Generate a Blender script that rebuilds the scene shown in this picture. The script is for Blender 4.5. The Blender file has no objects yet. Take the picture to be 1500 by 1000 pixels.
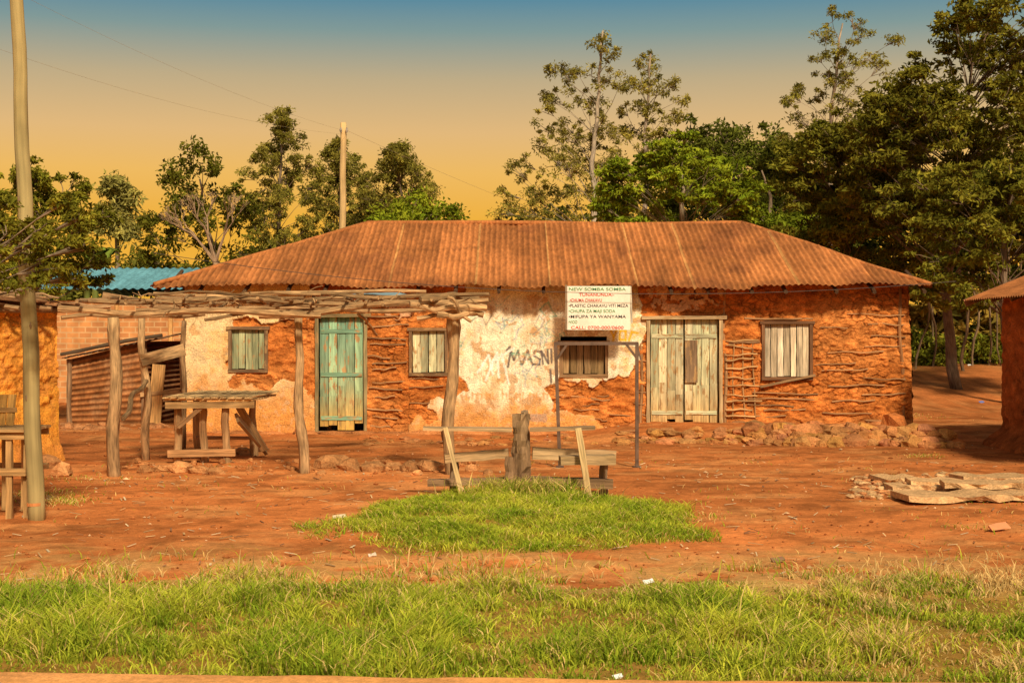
import bpy, math, random
import numpy as np
from mathutils import Vector, Matrix
random.seed(7); RS=np.random.RandomState(7)
F=2083.0; CH=1.77; HY=490.0
def X(px,d): return (px-750.0)/F*d
def Z(py,d): return CH-(py-HY)/F*d
def W(px,py,d): return Vector((X(px,d),d,Z(py,d)))
sc=bpy.context.scene
def vary(c,a=.6,b=1.4):
    k=random.uniform(a,b);return tuple(min(1,q*k) for q in c)
# ---------------- noise helpers
TAB=np.random.RandomState(3).rand(65536)
def hsh(ix,iy,s): return TAB[((ix*73856093)^(iy*19349663)^(s*83492791))&65535]
def vn(x,y,s=0):
    x=np.asarray(x,float);y=np.asarray(y,float)
    ix=np.floor(x).astype(np.int64);iy=np.floor(y).astype(np.int64)
    fx=x-ix;fy=y-iy;fx=fx*fx*(3-2*fx);fy=fy*fy*(3-2*fy)
    a=hsh(ix,iy,s);b=hsh(ix+1,iy,s);c=hsh(ix,iy+1,s);d=hsh(ix+1,iy+1,s)
    return (a*(1-fx)+b*fx)*(1-fy)+(c*(1-fx)+d*fx)*fy
def fbm(x,y,s=0,o=4):
    r=0;a=.5;t=0
    for i in range(o):
        r=r+a*vn(x*2**i,y*2**i,s+i*17);t+=a;a*=.5
    return r/t
def voro(x,y,s=0):
    ix=np.floor(x).astype(np.int64);iy=np.floor(y).astype(np.int64)
    f1=np.full(x.shape,9.);f2=np.full(x.shape,9.);cid=np.zeros(x.shape)
    for dx in(-1,0,1):
        for dy in(-1,0,1):
            jx=ix+dx;jy=iy+dy
            d=np.hypot(jx+hsh(jx,jy,s)-x,jy+hsh(jx,jy,s+5)-y)
            n=d<f1
            f2=np.where(n,f1,np.minimum(f2,d));f1=np.where(n,d,f1)
            cid=np.where(n,hsh(jx,jy,s+9),cid)
    return f1,f2,cid
def sst(a,b,x):
    t=np.clip((x-a)/(b-a),0,1);return t*t*(3-2*t)
# ---------------- materials
def nmat(name):
    m=bpy.data.materials.new(name);m.use_nodes=True
    return m,m.node_tree,m.node_tree.nodes['Principled BSDF']
def mathn(nt,op,a,b=None):
    n=nt.nodes.new('ShaderNodeMath');n.operation=op
    for i,v in enumerate((a,b)):
        if v is None: continue
        if isinstance(v,(int,float)): n.inputs[i].default_value=v
        else: nt.links.new(v,n.inputs[i])
    return n.outputs[0]
def noise(nt,vec,scale,detail=2,rough=.6):
    n=nt.nodes.new('ShaderNodeTexNoise');n.inputs['Scale'].default_value=scale
    n.inputs['Detail'].default_value=detail;n.inputs['Roughness'].default_value=rough
    nt.links.new(vec,n.inputs['Vector']);return n.outputs['Fac']
def vmat(name,attr_vec=None,scales=((8,(1,1,1),.5),),rough=.9,bump=.3,bdist=.01,peel=None,spec=.2,metal=0,pth=.5):
    m,nt,b=nmat(name);L=nt.links
    a=nt.nodes.new('ShaderNodeAttribute');a.attribute_name='Col'
    if attr_vec:
        v=nt.nodes.new('ShaderNodeAttribute');v.attribute_name=attr_vec;vec=v.outputs['Vector']
    else:
        v=nt.nodes.new('ShaderNodeTexCoord');vec=v.outputs['Object']
    col=a.outputs['Color'];fac=None;h=None
    for s,mp,amt in scales:
        mm=nt.nodes.new('ShaderNodeMapping');mm.inputs['Scale'].default_value=mp;L.new(vec,mm.inputs['Vector'])
        f=noise(nt,mm.outputs['Vector'],s)
        mr=nt.nodes.new('ShaderNodeMapRange');mr.inputs['From Min'].default_value=.3;mr.inputs['From Max'].default_value=.7
        mr.inputs['To Min'].default_value=1-amt;mr.inputs['To Max'].default_value=1+amt*.6;L.new(f,mr.inputs['Value'])
        fac=mr.outputs[0] if fac is None else mathn(nt,'MULTIPLY',fac,mr.outputs[0])
        h=f if h is None else mathn(nt,'ADD',h,f)
    if peel:
        mm=nt.nodes.new('ShaderNodeMapping');mm.inputs['Scale'].default_value=(1.2,4,4);L.new(vec,mm.inputs['Vector'])
        f=noise(nt,mm.outputs['Vector'],3.2,5,.7)
        mr=nt.nodes.new('ShaderNodeMapRange');mr.inputs['From Min'].default_value=pth;mr.inputs['From Max'].default_value=pth+.06;L.new(f,mr.inputs['Value'])
        mx=nt.nodes.new('ShaderNodeMix');mx.data_type='RGBA';L.new(mr.outputs[0],mx.inputs[0]);L.new(col,mx.inputs[6]);mx.inputs[7].default_value=(*peel,1)
        col=mx.outputs[2]
    sv=nt.nodes.new('ShaderNodeVectorMath');sv.operation='SCALE';L.new(col,sv.inputs[0]);L.new(fac,sv.inputs['Scale'])
    L.new(sv.outputs[0],b.inputs['Base Color'])
    b.inputs['Roughness'].default_value=rough;b.inputs['Specular IOR Level'].default_value=spec;b.inputs['Metallic'].default_value=metal
    if bump:
        bp=nt.nodes.new('ShaderNodeBump');bp.inputs['Strength'].default_value=bump;bp.inputs['Distance'].default_value=bdist
        L.new(h,bp.inputs['Height']);L.new(bp.outputs[0],b.inputs['Normal'])
    return m
M_wood=vmat('weathered_wood','gc',((1,(3,45,45),.45),(1,(1.5,6,6),.3)),.85,.6,.01)
M_bark=vmat('bark','gc',((1,(5,30,30),.5),(1,(2,5,5),.3)),.9,.8,.02)
M_paintwood=vmat('peeling_painted_wood','gc',((1,(2.5,40,40),.4),(1,(1.5,5,5),.3)),.8,.5,.008,peel=(.44,.27,.12),pth=.54)
M_mud=vmat('mud_wall',None,((7,(1,1,1),.18),(42,(1,1,1),.34)),.95,.8,.02,spec=.06)
M_rust=vmat('rusted_iron',None,((1.6,(3,.35,1),.24),(14,(1.6,.25,1),.3)),.85,.25,.004,spec=.12)
M_stone=vmat('stone',None,((6,(1,1,1),.3),(40,(1,1,1),.3)),.95,.8,.02,spec=.06)
M_dirt=vmat('red_earth',None,((2.2,(1,1,1),.18),(18,(1,1,1),.20),(90,(1,1,1),.22)),1,.45,.012,spec=.02)
M_metal=vmat('painted_steel',None,((9,(1,1,1),.4),),.55,.2,.003,spec=.4)
M_pole=vmat('pole_timber','gc',((1,(1.2,25,25),.25),(1,(2,3,3),.25)),.85,.4,.006)
M_paint=vmat('sign_paint',None,((5,(1,1,1),.1),(40,(1,1,1),.07)),.6,0)
def leafmat(name,trans=.3):
    m,nt,b=nmat(name);L=nt.links;nt.nodes.remove(b)
    a=nt.nodes.new('ShaderNodeAttribute');a.attribute_name='Col'
    d=nt.nodes.new('ShaderNodeBsdfDiffuse');L.new(a.outputs['Color'],d.inputs['Color'])
    t=nt.nodes.new('ShaderNodeBsdfTranslucent');L.new(a.outputs['Color'],t.inputs['Color'])
    mx=nt.nodes.new('ShaderNodeMixShader');mx.inputs[0].default_value=trans
    L.new(d.outputs[0],mx.inputs[1]);L.new(t.outputs[0],mx.inputs[2]);L.new(mx.outputs[0],nt.nodes['Material Output'].inputs[0])
    return m
M_leaf=leafmat('leaf',.25);M_grass=leafmat('grass_blade',.35)
# ---------------- mesh helpers
def npmesh(name,V,Fc,mat,col=None,smooth=False,gc=None):
    V=np.asarray(V,np.float32);Fc=np.asarray(Fc,np.int32);k=Fc.shape[1]
    me=bpy.data.meshes.new(name)
    me.vertices.add(len(V));me.vertices.foreach_set('co',V.ravel())
    me.loops.add(Fc.size);me.loops.foreach_set('vertex_index',Fc.ravel())
    me.polygons.add(len(Fc));me.polygons.foreach_set('loop_start',np.arange(0,Fc.size,k,dtype=np.int32))
    me.polygons.foreach_set('loop_total',np.full(len(Fc),k,np.int32))
    me.polygons.foreach_set('use_smooth',np.full(len(Fc),smooth))
    me.update(calc_edges=True)
    if col is not None:
        a=me.attributes.new('Col','FLOAT_COLOR','POINT')
        c=np.ones((len(V),4),np.float32);c[:,:3]=np.clip(col,0,1);a.data.foreach_set('color',c.ravel())
    me.materials.append(mat)
    o=bpy.data.objects.new(name,me);sc.collection.objects.link(o);return o
class MB:
    def __init__(s): s.v=[];s.f=[];s.c=[];s.g=[]
    def ring(s,pts,cols,gcs):
        i=len(s.v);s.v+=pts;s.c+=cols;s.g+=gcs;return list(range(i,i+len(pts)))
    def plank(s,p0,p1,w,t,wd=(1,0,0),c=(.3,.2,.1),c1=None,n=3,j=.004,bow=0):
        p0=Vector(p0);p1=Vector(p1);a=(p1-p0).normalized();wd=Vector(wd);wd=(wd-a*wd.dot(a)).normalized();td=a.cross(wd)
        c1=c1 or c;L=(p1-p0).length;ro=random.random()*50;prev=None;k=random.uniform(.85,1.15)
        for i in range(n+1):
            u=i/n;p=p0.lerp(p1,u)+td*bow*math.sin(math.pi*u)
            cc=tuple(min(1,(c[q]*(1-u)+c1[q]*u)*k) for q in range(3));pts=[];gs=[]
            for su,sv in((-1,-1),(1,-1),(1,1),(-1,1)):
                pts.append(tuple(p+wd*(su*w/2+random.uniform(-j,j))+td*(sv*t/2+random.uniform(-j,j)*.5)))
                gs.append((u*L+ro,su*w/2+ro*.7,sv*t/2))
            r=s.ring(pts,[cc]*4,gs)
            if prev:
                for q in range(4): s.f.append((prev[q],prev[(q+1)%4],r[(q+1)%4],r[q]))
            else: s.f.append((r[3],r[2],r[1],r[0]))
            prev=r
        s.f.append(tuple(prev))
    def tube(s,pts,rad,n=8,c=(.3,.2,.1),c1=None,rj=.12,cap=True):
        pts=[Vector(p) for p in pts]
        if isinstance(rad,(int,float)): rad=[rad]*len(pts)
        c1=c1 or c;ro=random.random()*50;prev=None;acc=0
        a=(pts[1]-pts[0]).normalized();ref=Vector((0,0,1)) if abs(a.z)<.8 else Vector((1,0,0))
        k=random.uniform(.85,1.15)
        for i,p in enumerate(pts):
            if i: acc+=(p-pts[i-1]).length
            a=(pts[min(i+1,len(pts)-1)]-pts[max(i-1,0)]).normalized()
            u=(ref-a*ref.dot(a)).normalized();v=a.cross(u);ref=u;q=i/(len(pts)-1)
            cc=tuple(min(1,(c[m]*(1-q)+c1[m]*q)*k) for m in range(3));P=[];G=[]
            for jn in range(n):
                th=2*math.pi*jn/n;r=rad[i]*(1+random.uniform(-rj,rj))
                P.append(tuple(p+u*math.cos(th)*r+v*math.sin(th)*r));G.append((acc+ro,math.cos(th)*rad[i]+ro,math.sin(th)*rad[i]))
            r_=s.ring(P,[cc]*n,G)
            if prev:
                for jn in range(n): s.f.append((prev[jn],prev[(jn+1)%n],r_[(jn+1)%n],r_[jn]))
            elif cap: s.f.append(tuple(reversed(r_)))
            prev=r_
        if cap: s.f.append(tuple(prev))
    def log(s,p0,p1,r0,r1=None,n=8,seg=8,wob=.02,c=(.3,.2,.1),c1=None,rj=.12):
        p0=Vector(p0);p1=Vector(p1);r1=r0 if r1 is None else r1;pts=[];rad=[];ph=[random.random()*6 for _ in range(6)]
        for i in range(seg+1):
            u=i/seg;e=min(1,4*u*(1-u)+.15)
            o=Vector([wob*e*(math.sin(u*5+ph[k])+.5*math.sin(u*11+ph[k+3])) for k in range(3)])
            pts.append(p0.lerp(p1,u)+o);rad.append((r0*(1-u)+r1*u)*(1+random.uniform(-.08,.08)))
        s.tube(pts,rad,n,c,c1,rj)
    def rock(s,cn,sz,c):
        i0=len(s.v);nl,nm=5,8;k=random.uniform(.65,1.25);ph=[random.random()*6 for _ in range(6)]
        vs=[]
        for a in range(nl+1):
            th=math.pi*a/nl
            for b in range(nm):
                f=2*math.pi*b/nm
                d=Vector((math.sin(th)*math.cos(f),math.sin(th)*math.sin(f),math.cos(th)))
                r=1+.18*math.sin(3*d.x+ph[0])+.15*math.sin(4*d.y+ph[1]+2*d.z)+.12*math.sin(6*d.z+ph[2]+3*d.x)+(random.uniform(-.06,.06) if 0<a<nl else 0)
                vs.append((cn[0]+d.x*sz[0]*r,cn[1]+d.y*sz[1]*r,cn[2]+d.z*sz[2]*r))
        s.v+=vs;s.c+=[tuple(min(1,q*k) for q in c)]*len(vs);s.g+=vs
        for a in range(nl):
            for b in range(nm): s.f.append((i0+a*nm+b,i0+(a+1)*nm+b,i0+(a+1)*nm+(b+1)%nm,i0+a*nm+(b+1)%nm))
    def obj(s,name,mat,smooth=False):
        me=bpy.data.meshes.new(name);me.from_pydata([tuple(v) for v in s.v],[],s.f)
        a=me.attributes.new('Col','FLOAT_COLOR','POINT');c=np.ones((len(s.v),4),np.float32);c[:,:3]=np.array(s.c);a.data.foreach_set('color',c.ravel())
        a=me.attributes.new('gc','FLOAT_VECTOR','POINT');a.data.foreach_set('vector',np.array(s.g,np.float32).ravel())
        if smooth: me.polygons.foreach_set('use_smooth',[True]*len(me.polygons))
        me.materials.append(mat);o=bpy.data.objects.new(name,me);sc.collection.objects.link(o);return o
def group(name,kids,loc=(0,0,0)):
    e=bpy.data.objects.new(name,None);e.location=loc;e.empty_display_size=.3;sc.collection.objects.link(e)
    for k in kids:
        k.parent=e;k.matrix_parent_inverse=Matrix.Translation(-Vector(loc))
    return e
# ---------------- ground
def inpatch(x,y):
    n=fbm(x*1.6+9,y*1.6,41,4)-.5
    return ((x-.08)/1.78)**2+((y-13.5)/2.05)**2+n*1.3
def vedge(x): return 10.15+.5*(fbm(x*.9+3,x*0+2.,51,3)-.5)*2
def redge(x): return 7.30-.05*(x+2.6)
def terr(x,y):
    yo=23.3+.5*(fbm(x*1.2,x*0+4,55,3)-.5)-.25*np.clip(x-3,0,3.5)
    return sst(yo,yo+.25,y)*sst(.5,2.6,x)*(1-sst(6.9,7.5,x))*(1-sst(29,31,y))
def gz(x,y):
    x=np.asarray(x,float);y=np.asarray(y,float)
    z=.05*(fbm(x*.35,y*.35,1,3)-.5)+.03*(fbm(x*2.2,y*2.2,5,3)-.5)
    z=z+.09*np.clip(1-inpatch(x,y),0,1)
    z=z+.9*sst(30,46,y)+2.5*sst(60,300,y)
    z=z+.05*sst(23.6,24.6,y)*(1-sst(30,33,y))+.17*terr(x,y)
    z=z-.03*(1-sst(7.2,8.2,y))
    return z
def gzf(x,y): return float(gz(np.array([x]),np.array([y]))[0])
def axis(a,b,st,far0,far1):
    c=list(np.arange(a,b,st));s=st;p=b
    while p<far1: c.append(p);s*=1.25;p+=s
    c.append(far1);s=st;p=a-st;pre=[]
    while p>far0: pre.append(p);s*=1.25;p-=s
    pre.append(far0);return np.array(pre[::-1]+c)
gx=axis(-11,12,.05,-500,500);gy=axis(6.5,30,.045,-60,900)
GX,GY=np.meshgrid(gx,gy);gxx=GX.ravel();gyy=GY.ravel()
n1=fbm(gxx*.5,gyy*1.1,11,4);n2=fbm(gxx*4,gyy*4,12,4);n3=fbm(gxx*1.3,gyy*2.2,13,4);n4=fbm(gxx*9,gyy*9,14,3)
zz=gz(gxx,gyy)+.022*(n2-.5)+.012*(n4-.5)
c=np.array([.64,.215,.065])*np.ones((len(gxx),1))
c*=(.62+.70*n1)[:,None]
tan=sst(.48,.66,n3);c=c*(1-.5*tan[:,None])+np.array([.80,.36,.13])*.5*tan[:,None]
dk=sst(.52,.7,n2);c*=(1-.30*dk)[:,None];c*=(.82+.36*n4)[:,None]
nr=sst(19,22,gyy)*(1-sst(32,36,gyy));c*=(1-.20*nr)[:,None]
vm=((gyy<vedge(gxx)+.05)&(gyy>redge(gxx))).astype(float)
c=c*(1-.65*vm[:,None])+np.array([.24,.21,.04])*.65*vm[:,None]
strw=sst(9.3,10.1,gyy)*(1-sst(10.6,12.4,gyy))*sst(.38,.58,n2)
c=c*(1-.5*strw[:,None])+np.array([.82,.50,.18])*.5*strw[:,None]
pm=sst(1.05,.9,inpatch(gxx,gyy));c=c*(1-.6*pm[:,None])+np.array([.24,.23,.03])*.6*pm[:,None]
fg=sst(40,48,gyy+3*(n1-.5)*4);c=c*(1-fg[:,None])+np.array([.10,.11,.03])*fg[:,None]
nx,ny=len(gx),len(gy)
I=np.arange(nx*ny).reshape(ny,nx)
Q=np.stack([I[:-1,:-1],I[:-1,1:],I[1:,1:],I[1:,:-1]],-1).reshape(-1,4)
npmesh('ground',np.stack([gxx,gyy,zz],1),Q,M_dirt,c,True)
# road
rx=np.concatenate([np.arange(-60,-7,1.),np.arange(-7,7,.05),np.arange(7,60,1.)]);rows=[]
e=redge(rx)+.06*(fbm(rx*2,rx*0,61,3)-.5)+.02*(fbm(rx*12,rx*0,63,2)-.5)
for f in(0,.3,.6,.85,.95):rows.append(np.stack([rx,-4+f*(e+4-.12),0*rx+.05],1))
rows.append(np.stack([rx,e-.06,0*rx+.05],1));rows.append(np.stack([rx,e-.03,0*rx+.047],1));rows.append(np.stack([rx,e+.04,0*rx-.03],1))
Vr=np.concatenate(rows);n=len(rx);I=np.arange(len(Vr)).reshape(len(rows),n)
Q=np.stack([I[:-1,:-1],I[:-1,1:],I[1:,1:],I[1:,:-1]],-1).reshape(-1,4)
cr=np.array([.88,.42,.15])*(.9+.2*fbm(Vr[:,0]*3,Vr[:,1]*3,62,3))[:,None]
npmesh('road',Vr,Q,M_dirt,cr,False)
# ---------------- grass
def blades(name,xy,h,col,w=.008,lean=.5,mat=None):
    n=len(xy);x,y=xy[:,0],xy[:,1];z=gz(x,y)-.01
    th=RS.rand(n)*6.283;dx,dy=np.cos(th),np.sin(th);ph=RS.rand(n)*6.283;l=lean*h*(.2+RS.rand(n))
    lx,ly=np.cos(ph)*l,np.sin(ph)*l;ww=w*(.6+.8*RS.rand(n))
    V=np.zeros((n,6,3));b=np.stack([x,y,z],1);d=np.stack([dx,dy,0*dx],1)*ww[:,None]/2
    m=b+np.stack([lx*.35,ly*.35,h*.6],1);t=b+np.stack([lx,ly,h*(1-.25*RS.rand(n))],1)
    V[:,0]=b-d;V[:,1]=b+d;V[:,2]=m+d*.8;V[:,3]=m-d*.8;V[:,4]=t+d*.15;V[:,5]=t-d*.15
    i=np.arange(n)[:,None]*6
    Q=np.concatenate([i+np.array([[0,1,2,3]]),i+np.array([[3,2,4,5]])])
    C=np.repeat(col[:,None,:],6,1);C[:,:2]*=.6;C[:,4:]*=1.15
    return npmesh(name,V.reshape(-1,3),Q,mat or M_grass,C.reshape(-1,3))
def grasscol(n,xy,a,b,dry=.1,dc=(.85,.62,.24)):
    t=np.clip(fbm(xy[:,0]*2.5,xy[:,1]*2.5,71,3)*1.6-.3+.25*RS.randn(n),0,1)[:,None]
    c=np.array(a)*(1-t)+np.array(b)*t
    dr=(RS.rand(n)<dry)[:,None];c=np.where(dr,np.array(dc),c)
    return c*(.65+.6*RS.rand(n))[:,None]
n=250000;xy=np.stack([RS.uniform(-5.6,5.6,n),RS.uniform(7.0,11.4,n)],1)
cl=.6*fbm(xy[:,0]*1.6,xy[:,1]*2.4,81,2)+.4*fbm(xy[:,0]*7,xy[:,1]*7,83,2);ed=vedge(xy[:,0])
dens=np.where(xy[:,1]<ed,.30+.7*sst(.36,.56,cl),.45*np.exp(-(xy[:,1]-ed)/.4)*sst(.42,.6,cl))
rtp=sst(1.0,3.0,xy[:,0])*sst(.40,.55,fbm(xy[:,0]*1.7,xy[:,1]*1.7,91,3));dens*=1-.45*rtp
keep=(RS.rand(n)<dens)&(xy[:,1]>redge(xy[:,0])-.02+.18*fbm(xy[:,0]*4,xy[:,0]*0,82,3));xy=xy[keep];cl=cl[keep];rtp=rtp[keep];n=len(xy)
far=sst(9.0,10.3,xy[:,1])
h=(.035+.125*sst(.35,.7,cl))*(.5+.85*RS.rand(n))*(1-.3*far)
h=np.where(RS.rand(n)<.02,h*1.8,h)
cg=grasscol(n,xy,(.24,.37,.025),(.62,.64,.07),.10)
dr=(RS.rand(n)<.45*far+.6*rtp);cg[dr]=np.array([.88,.64,.27])*(.6+.5*RS.rand(dr.sum()))[:,None]
blades('grass_verge',xy,h,cg,.009,1.0)
n=110000;xy=np.stack([RS.uniform(-2.1,2.3,n),RS.uniform(11.1,15.9,n)],1)
ip=inpatch(xy[:,0],xy[:,1]);k=(ip<1.1)&(RS.rand(n)<.12+.88*sst(1.08,.7,ip)*(.35+.65*sst(.3,.5,fbm(xy[:,0]*6,xy[:,1]*6,85,2))));xy=xy[k];ip=ip[k];n=len(xy)
cl=fbm(xy[:,0]*5,xy[:,1]*5,86,3)
h=(.015+.10*cl)*(.45+.85*RS.rand(n))*(1+1.2*np.exp(-((xy[:,0]-.08)**2+(xy[:,1]-15.0)**2)/.4))
blades('grass_mound',xy,h,grasscol(n,xy,(.25,.38,.025),(.64,.66,.07),.08),.009,1.3)
pts=[];
for cx,cy,r,q in[(X(1355,20.5),20.6,.3,160),(X(60,15.5),15.6,.5,500),(X(80,14.8),15,.35,350),(X(1420,12.8),12.9,.35,60),(X(1040,13.6),13.8,.3,50),(X(880,12),12.2,.3,60),(X(100,17),17.5,.5,160),(X(1340,27),30,1.2,900)]:
    pts.append(np.stack([cx+RS.randn(q)*r*.5,cy+RS.randn(q)*r*.5],1))
q=4200;a=np.stack([RS.uniform(-5.5,6,q),RS.uniform(10,20,q)],1);a=a[fbm(a[:,0]*1.4,a[:,1]*1.4,95,3)>.6];pts.append(a)
xy=np.concatenate(pts);n=len(xy);blades('yard_weeds',xy,.02+.05*RS.rand(n),grasscol(n,xy,(.24,.34,.02),(.5,.52,.06),.55),.009,1.2)
# pebbles
n=6000;x=RS.uniform(-8,9,n);y=10+RS.rand(n)**1.3*15;s=.005+.014*RS.rand(n)**3;s=np.where(RS.rand(n)<.025,s+.022,s);z=gz(x,y)+s*.3
O=np.array([[1,0,0],[0,1,0],[-1,0,0],[0,-1,0],[0,0,.7],[0,0,-.7]])
V=np.stack([x,y,z],1)[:,None,:]+O[None]*s[:,None,None]*(.7+.6*RS.rand(n,6,1))
T=np.array([[0,1,4],[1,2,4],[2,3,4],[3,0,4],[1,0,5],[2,1,5],[3,2,5],[0,3,5]])
cc=np.where((RS.rand(n)<.15)[:,None],np.array([[.75,.48,.27]]),np.array([[.50,.18,.06]]))*(.55+.7*RS.rand(n))[:,None]
npmesh('gravel',V.reshape(-1,3),(np.arange(n)[:,None,None]*6+T[None]).reshape(-1,3),M_stone,np.repeat(cc,6,0))
b=MB()
for _ in range(620):
    x=random.uniform(-5.5,6.5);y=random.uniform(10,20);l=random.uniform(.03,.14);t=random.uniform(0,3.14);z=gzf(x,y)+.008
    b.plank((x,y,z),(x+l*math.cos(t),y+l*math.sin(t),z+random.uniform(0,.02)),random.uniform(.006,.02),.003,wd=(-math.sin(t),math.cos(t),0),c=random.choice([(.6,.42,.22),(.7,.55,.35),(.3,.15,.08),(.55,.35,.17)]),n=1,j=0)
b.obj('dry_twigs',M_wood)
b=MB()
for px,py,s,cc in[(950,855,.035,(.8,.8,.8)),(497,760,.06,(.7,.55,.4)),(1465,780,.09,(.6,.25,.12)),(1438,598,.06,(.15,.2,.5)),(1140,822,.05,(.3,.16,.1)),(1000,575,.05,(.7,.7,.7)),(905,988,.025,(.8,.8,.8)),(545,815,.03,(.7,.6,.5)),(1420,575,.05,(.8,.8,.8))]:
    d=CH*F/(py-HY);p=W(px,py,d);p.z=gzf(p.x,p.y)+s*.3
    b.plank(p-Vector((s,0,0)),p+Vector((s,s*.6,s*.3)),s,.01,wd=(0,1,.6),c=cc,n=2,j=s*.2)
b.obj('litter',M_paint)
# ---------------- mud house
YF=25.0;XL=X(272,YF);XR=X(1330,YF);ZT=2.68
def fx(px): return X(px,YF)
def fz(py): return Z(py,YF)
def inpoly(x,y,P):
    r=np.zeros(x.shape,bool);m=len(P)
    for i in range(m):
        x1,y1=P[i];x2,y2=P[(i+1)%m]
        if y1==y2: continue
        r^=((y1>y)!=(y2>y))&(x<(x2-x1)*(y-y1)/(y2-y1)+x1)
    return r
openings=[(336,393,480,545),(462,538,462,634),(600,656,482,550),(820,890,492,552),(946,1057,464,630),(1115,1189,472,556)]
def mudwall(name,us,vs,place,colfn,hole=None):
    U,Vv=np.meshgrid(us,vs);u=U.ravel();v=Vv.ravel()
    disp,col=colfn(u,v);P=place(u,v,disp)
    nx,ny=len(us),len(vs);I=np.arange(nx*ny).reshape(ny,nx)
    Q=np.stack([I[:-1,:-1],I[:-1,1:],I[1:,1:],I[1:,:-1]],-1).reshape(-1,4)
    if hole is not None:
        cu=u[Q].mean(1);cv=v[Q].mean(1);Q=Q[~hole(cu,cv)]
    return npmesh(name,P,Q,M_mud,col,True)
def clod(u,v,s=0,strong=None):
    wx=.16*(fbm(u*5,v*5,s+100,3)-.5);wy=.12*(fbm(u*5,v*5,s+101,3)-.5)
    f1,f2,cid=voro((u+wx)/.20,(v+wy)/.10,s+21);g1,g2,cid2=voro((u+wy)/.085,(v+wx)/.045,s+31)
    pres=.9*sst(.42,.62,fbm(u*1.6,v*2.2,s+36,3))
    if strong is not None: pres=np.maximum(pres,strong)
    edge=1-(1-sst(0,.18,f2-f1))*(.12+.75*pres);e2=1-(1-sst(0,.25,g2-g1))*(.25+.6*pres)
    lump=fbm(u*8,v*13,s+37,4);band=fbm(u*.8,v*7.5,s+38,3)
    hgt=.030*edge+.03*(cid-.5)*pres+.010*e2+.08*(lump-.5)+.05*(fbm(u*2,v*2,s+33,3)-.5)+.014*(fbm(u*28,v*28,s+34,3)-.5)+.05*(band-.5)
    colf=(.48+.52*edge)*(.80+.20*e2)*(.84+.30*cid)*(.48+.95*lump)*(.75+.48*fbm(u*3,v*3,s+35,3))*(.82+.36*band)
    return hgt,colf
MUD=np.array([.60,.195,.045])
def facade(u,v):
    px=750+u*F/YF;py=HY-(v-CH)*F/YF
    w=fbm(u*3.5,v*3.5,201,4)-.5;w2=fbm(u*3.5+50,v*3.5,202,4)-.5
    wx=px+w*50;wy=py+w2*50
    P1=[(255,400),(455,400),(455,455),(400,462),(345,478),(328,545),(345,565),(385,562),(425,555),(462,580),(465,660),(255,660)]
    P2=[(668,400),(942,400),(938,455),(932,500),(930,540),(900,566),(822,566),(802,575),(806,598),(850,604),(885,640),(590,640),(615,612),(650,588),(684,572),(672,530)]
    P3=[(955,418),(1062,420),(1058,446),(1000,452),(955,455)]
    P4=[(565,440),(600,430),(610,462),(560,470)]
    m1=inpoly(wx,wy,P1);m2=inpoly(wx,wy,P2);m3=inpoly(px+w*30,py+w2*30,P3)|inpoly(wx,wy,P4)
    hgt,cf=clod(u,v,0,sst(1180,1220,px)*.55)
    mud=MUD*cf[:,None]
    t=sst(.4,.65,fbm(u*1.2,v*1.2,210,3))[:,None];mud=mud*(1-t)+mud*np.array([1.15,1.3,1.5])*t
    n=fbm(u*4,v*4,203,5);nb=fbm(u*14,v*14,204,4);ns=fbm(u*9,v*1.3,205,4)
    pl=np.array([.97,.88,.66])*np.ones((len(u),1))
    st=sst(.52,.75,n)[:,None]*.5;pl=pl*(1-st)+np.array([.80,.49,.17])*st
    st=sst(.55,.72,ns)[:,None]*.35;pl=pl*(1-st)+np.array([.65,.38,.16])*st
    low=sst(570,616,py+40*(n-.5))[:,None]*.9;pl=pl*(1-low)+np.array([.78,.34,.07])*low
    lft=(px<470)[:,None]*.6;pl=pl*(1-lft)+np.array([.88,.52,.16])*lft
    lo2=((px<470)*sst(525,590,py+60*(n-.5)))[:,None]*.7;pl=pl*(1-lo2)+np.array([.72,.29,.07])*lo2
    yl=sst(890,930,px)[:,None]*sst(.4,.6,nb)[:,None]*.5;pl=pl*(1-yl)+np.array([.9,.6,.08])*yl
    bare=(sst(.64,.67,fbm(u*5+9,v*5,206,4)))[:,None]*.65;pl=pl*(1-bare)+np.array([.6,.3,.11])*bare
    fk=sst(.62,.66,nb)[:,None]*.4;pl=pl*(1-fk)+np.array([.68,.5,.32])*fk
    f1,f2,cid=voro((u+.1*w)*2.3,(v+.1*w2)*2.3,77);ck=(1-sst(0,.025,f2-f1))*sst(.45,.6,fbm(u,v,78,2));pl*=(1-.45*ck)[:,None]
    def stroke(P,wd,cc,a=1.):
        nonlocal pl
        for(x1,y1),(x2,y2) in zip(P[:-1],P[1:]):
            sel=(px>min(x1,x2)-6)&(px<max(x1,x2)+6)&(py>min(y1,y2)-6)&(py<max(y1,y2)+6)
            if not sel.any(): continue
            qx=px[sel];qy=py[sel];L=(x2-x1)**2+(y2-y1)**2
            tt=np.clip(((qx-x1)*(x2-x1)+(qy-y1)*(y2-y1))/L,0,1)
            d=np.hypot(qx-x1-tt*(x2-x1),qy-y1-tt*(y2-y1))+1.6*(nb[sel]-.5)
            k=(sst(wd,wd*.5,d)*a)[:,None];pl[sel]=pl[sel]*(1-k)+np.array(cc)*k
    bk=(.13,.10,.10)
    for P in[[(744,537),(748,514),(753,527),(759,513),(763,533)],[(765,534),(773,513),(780,534)],[(767,526),(778,526)],[(791,515),(783,514),(782,521),(791,526),(790,534),(781,533)],[(795,533),(793,514),(803,532),(802,512)],[(807,511),(808,531)],[(806,541),(807,560)],[(742,513),(747,508)]]: stroke(P,2.1,bk,.88)
    rr=random.Random(5)
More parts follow.
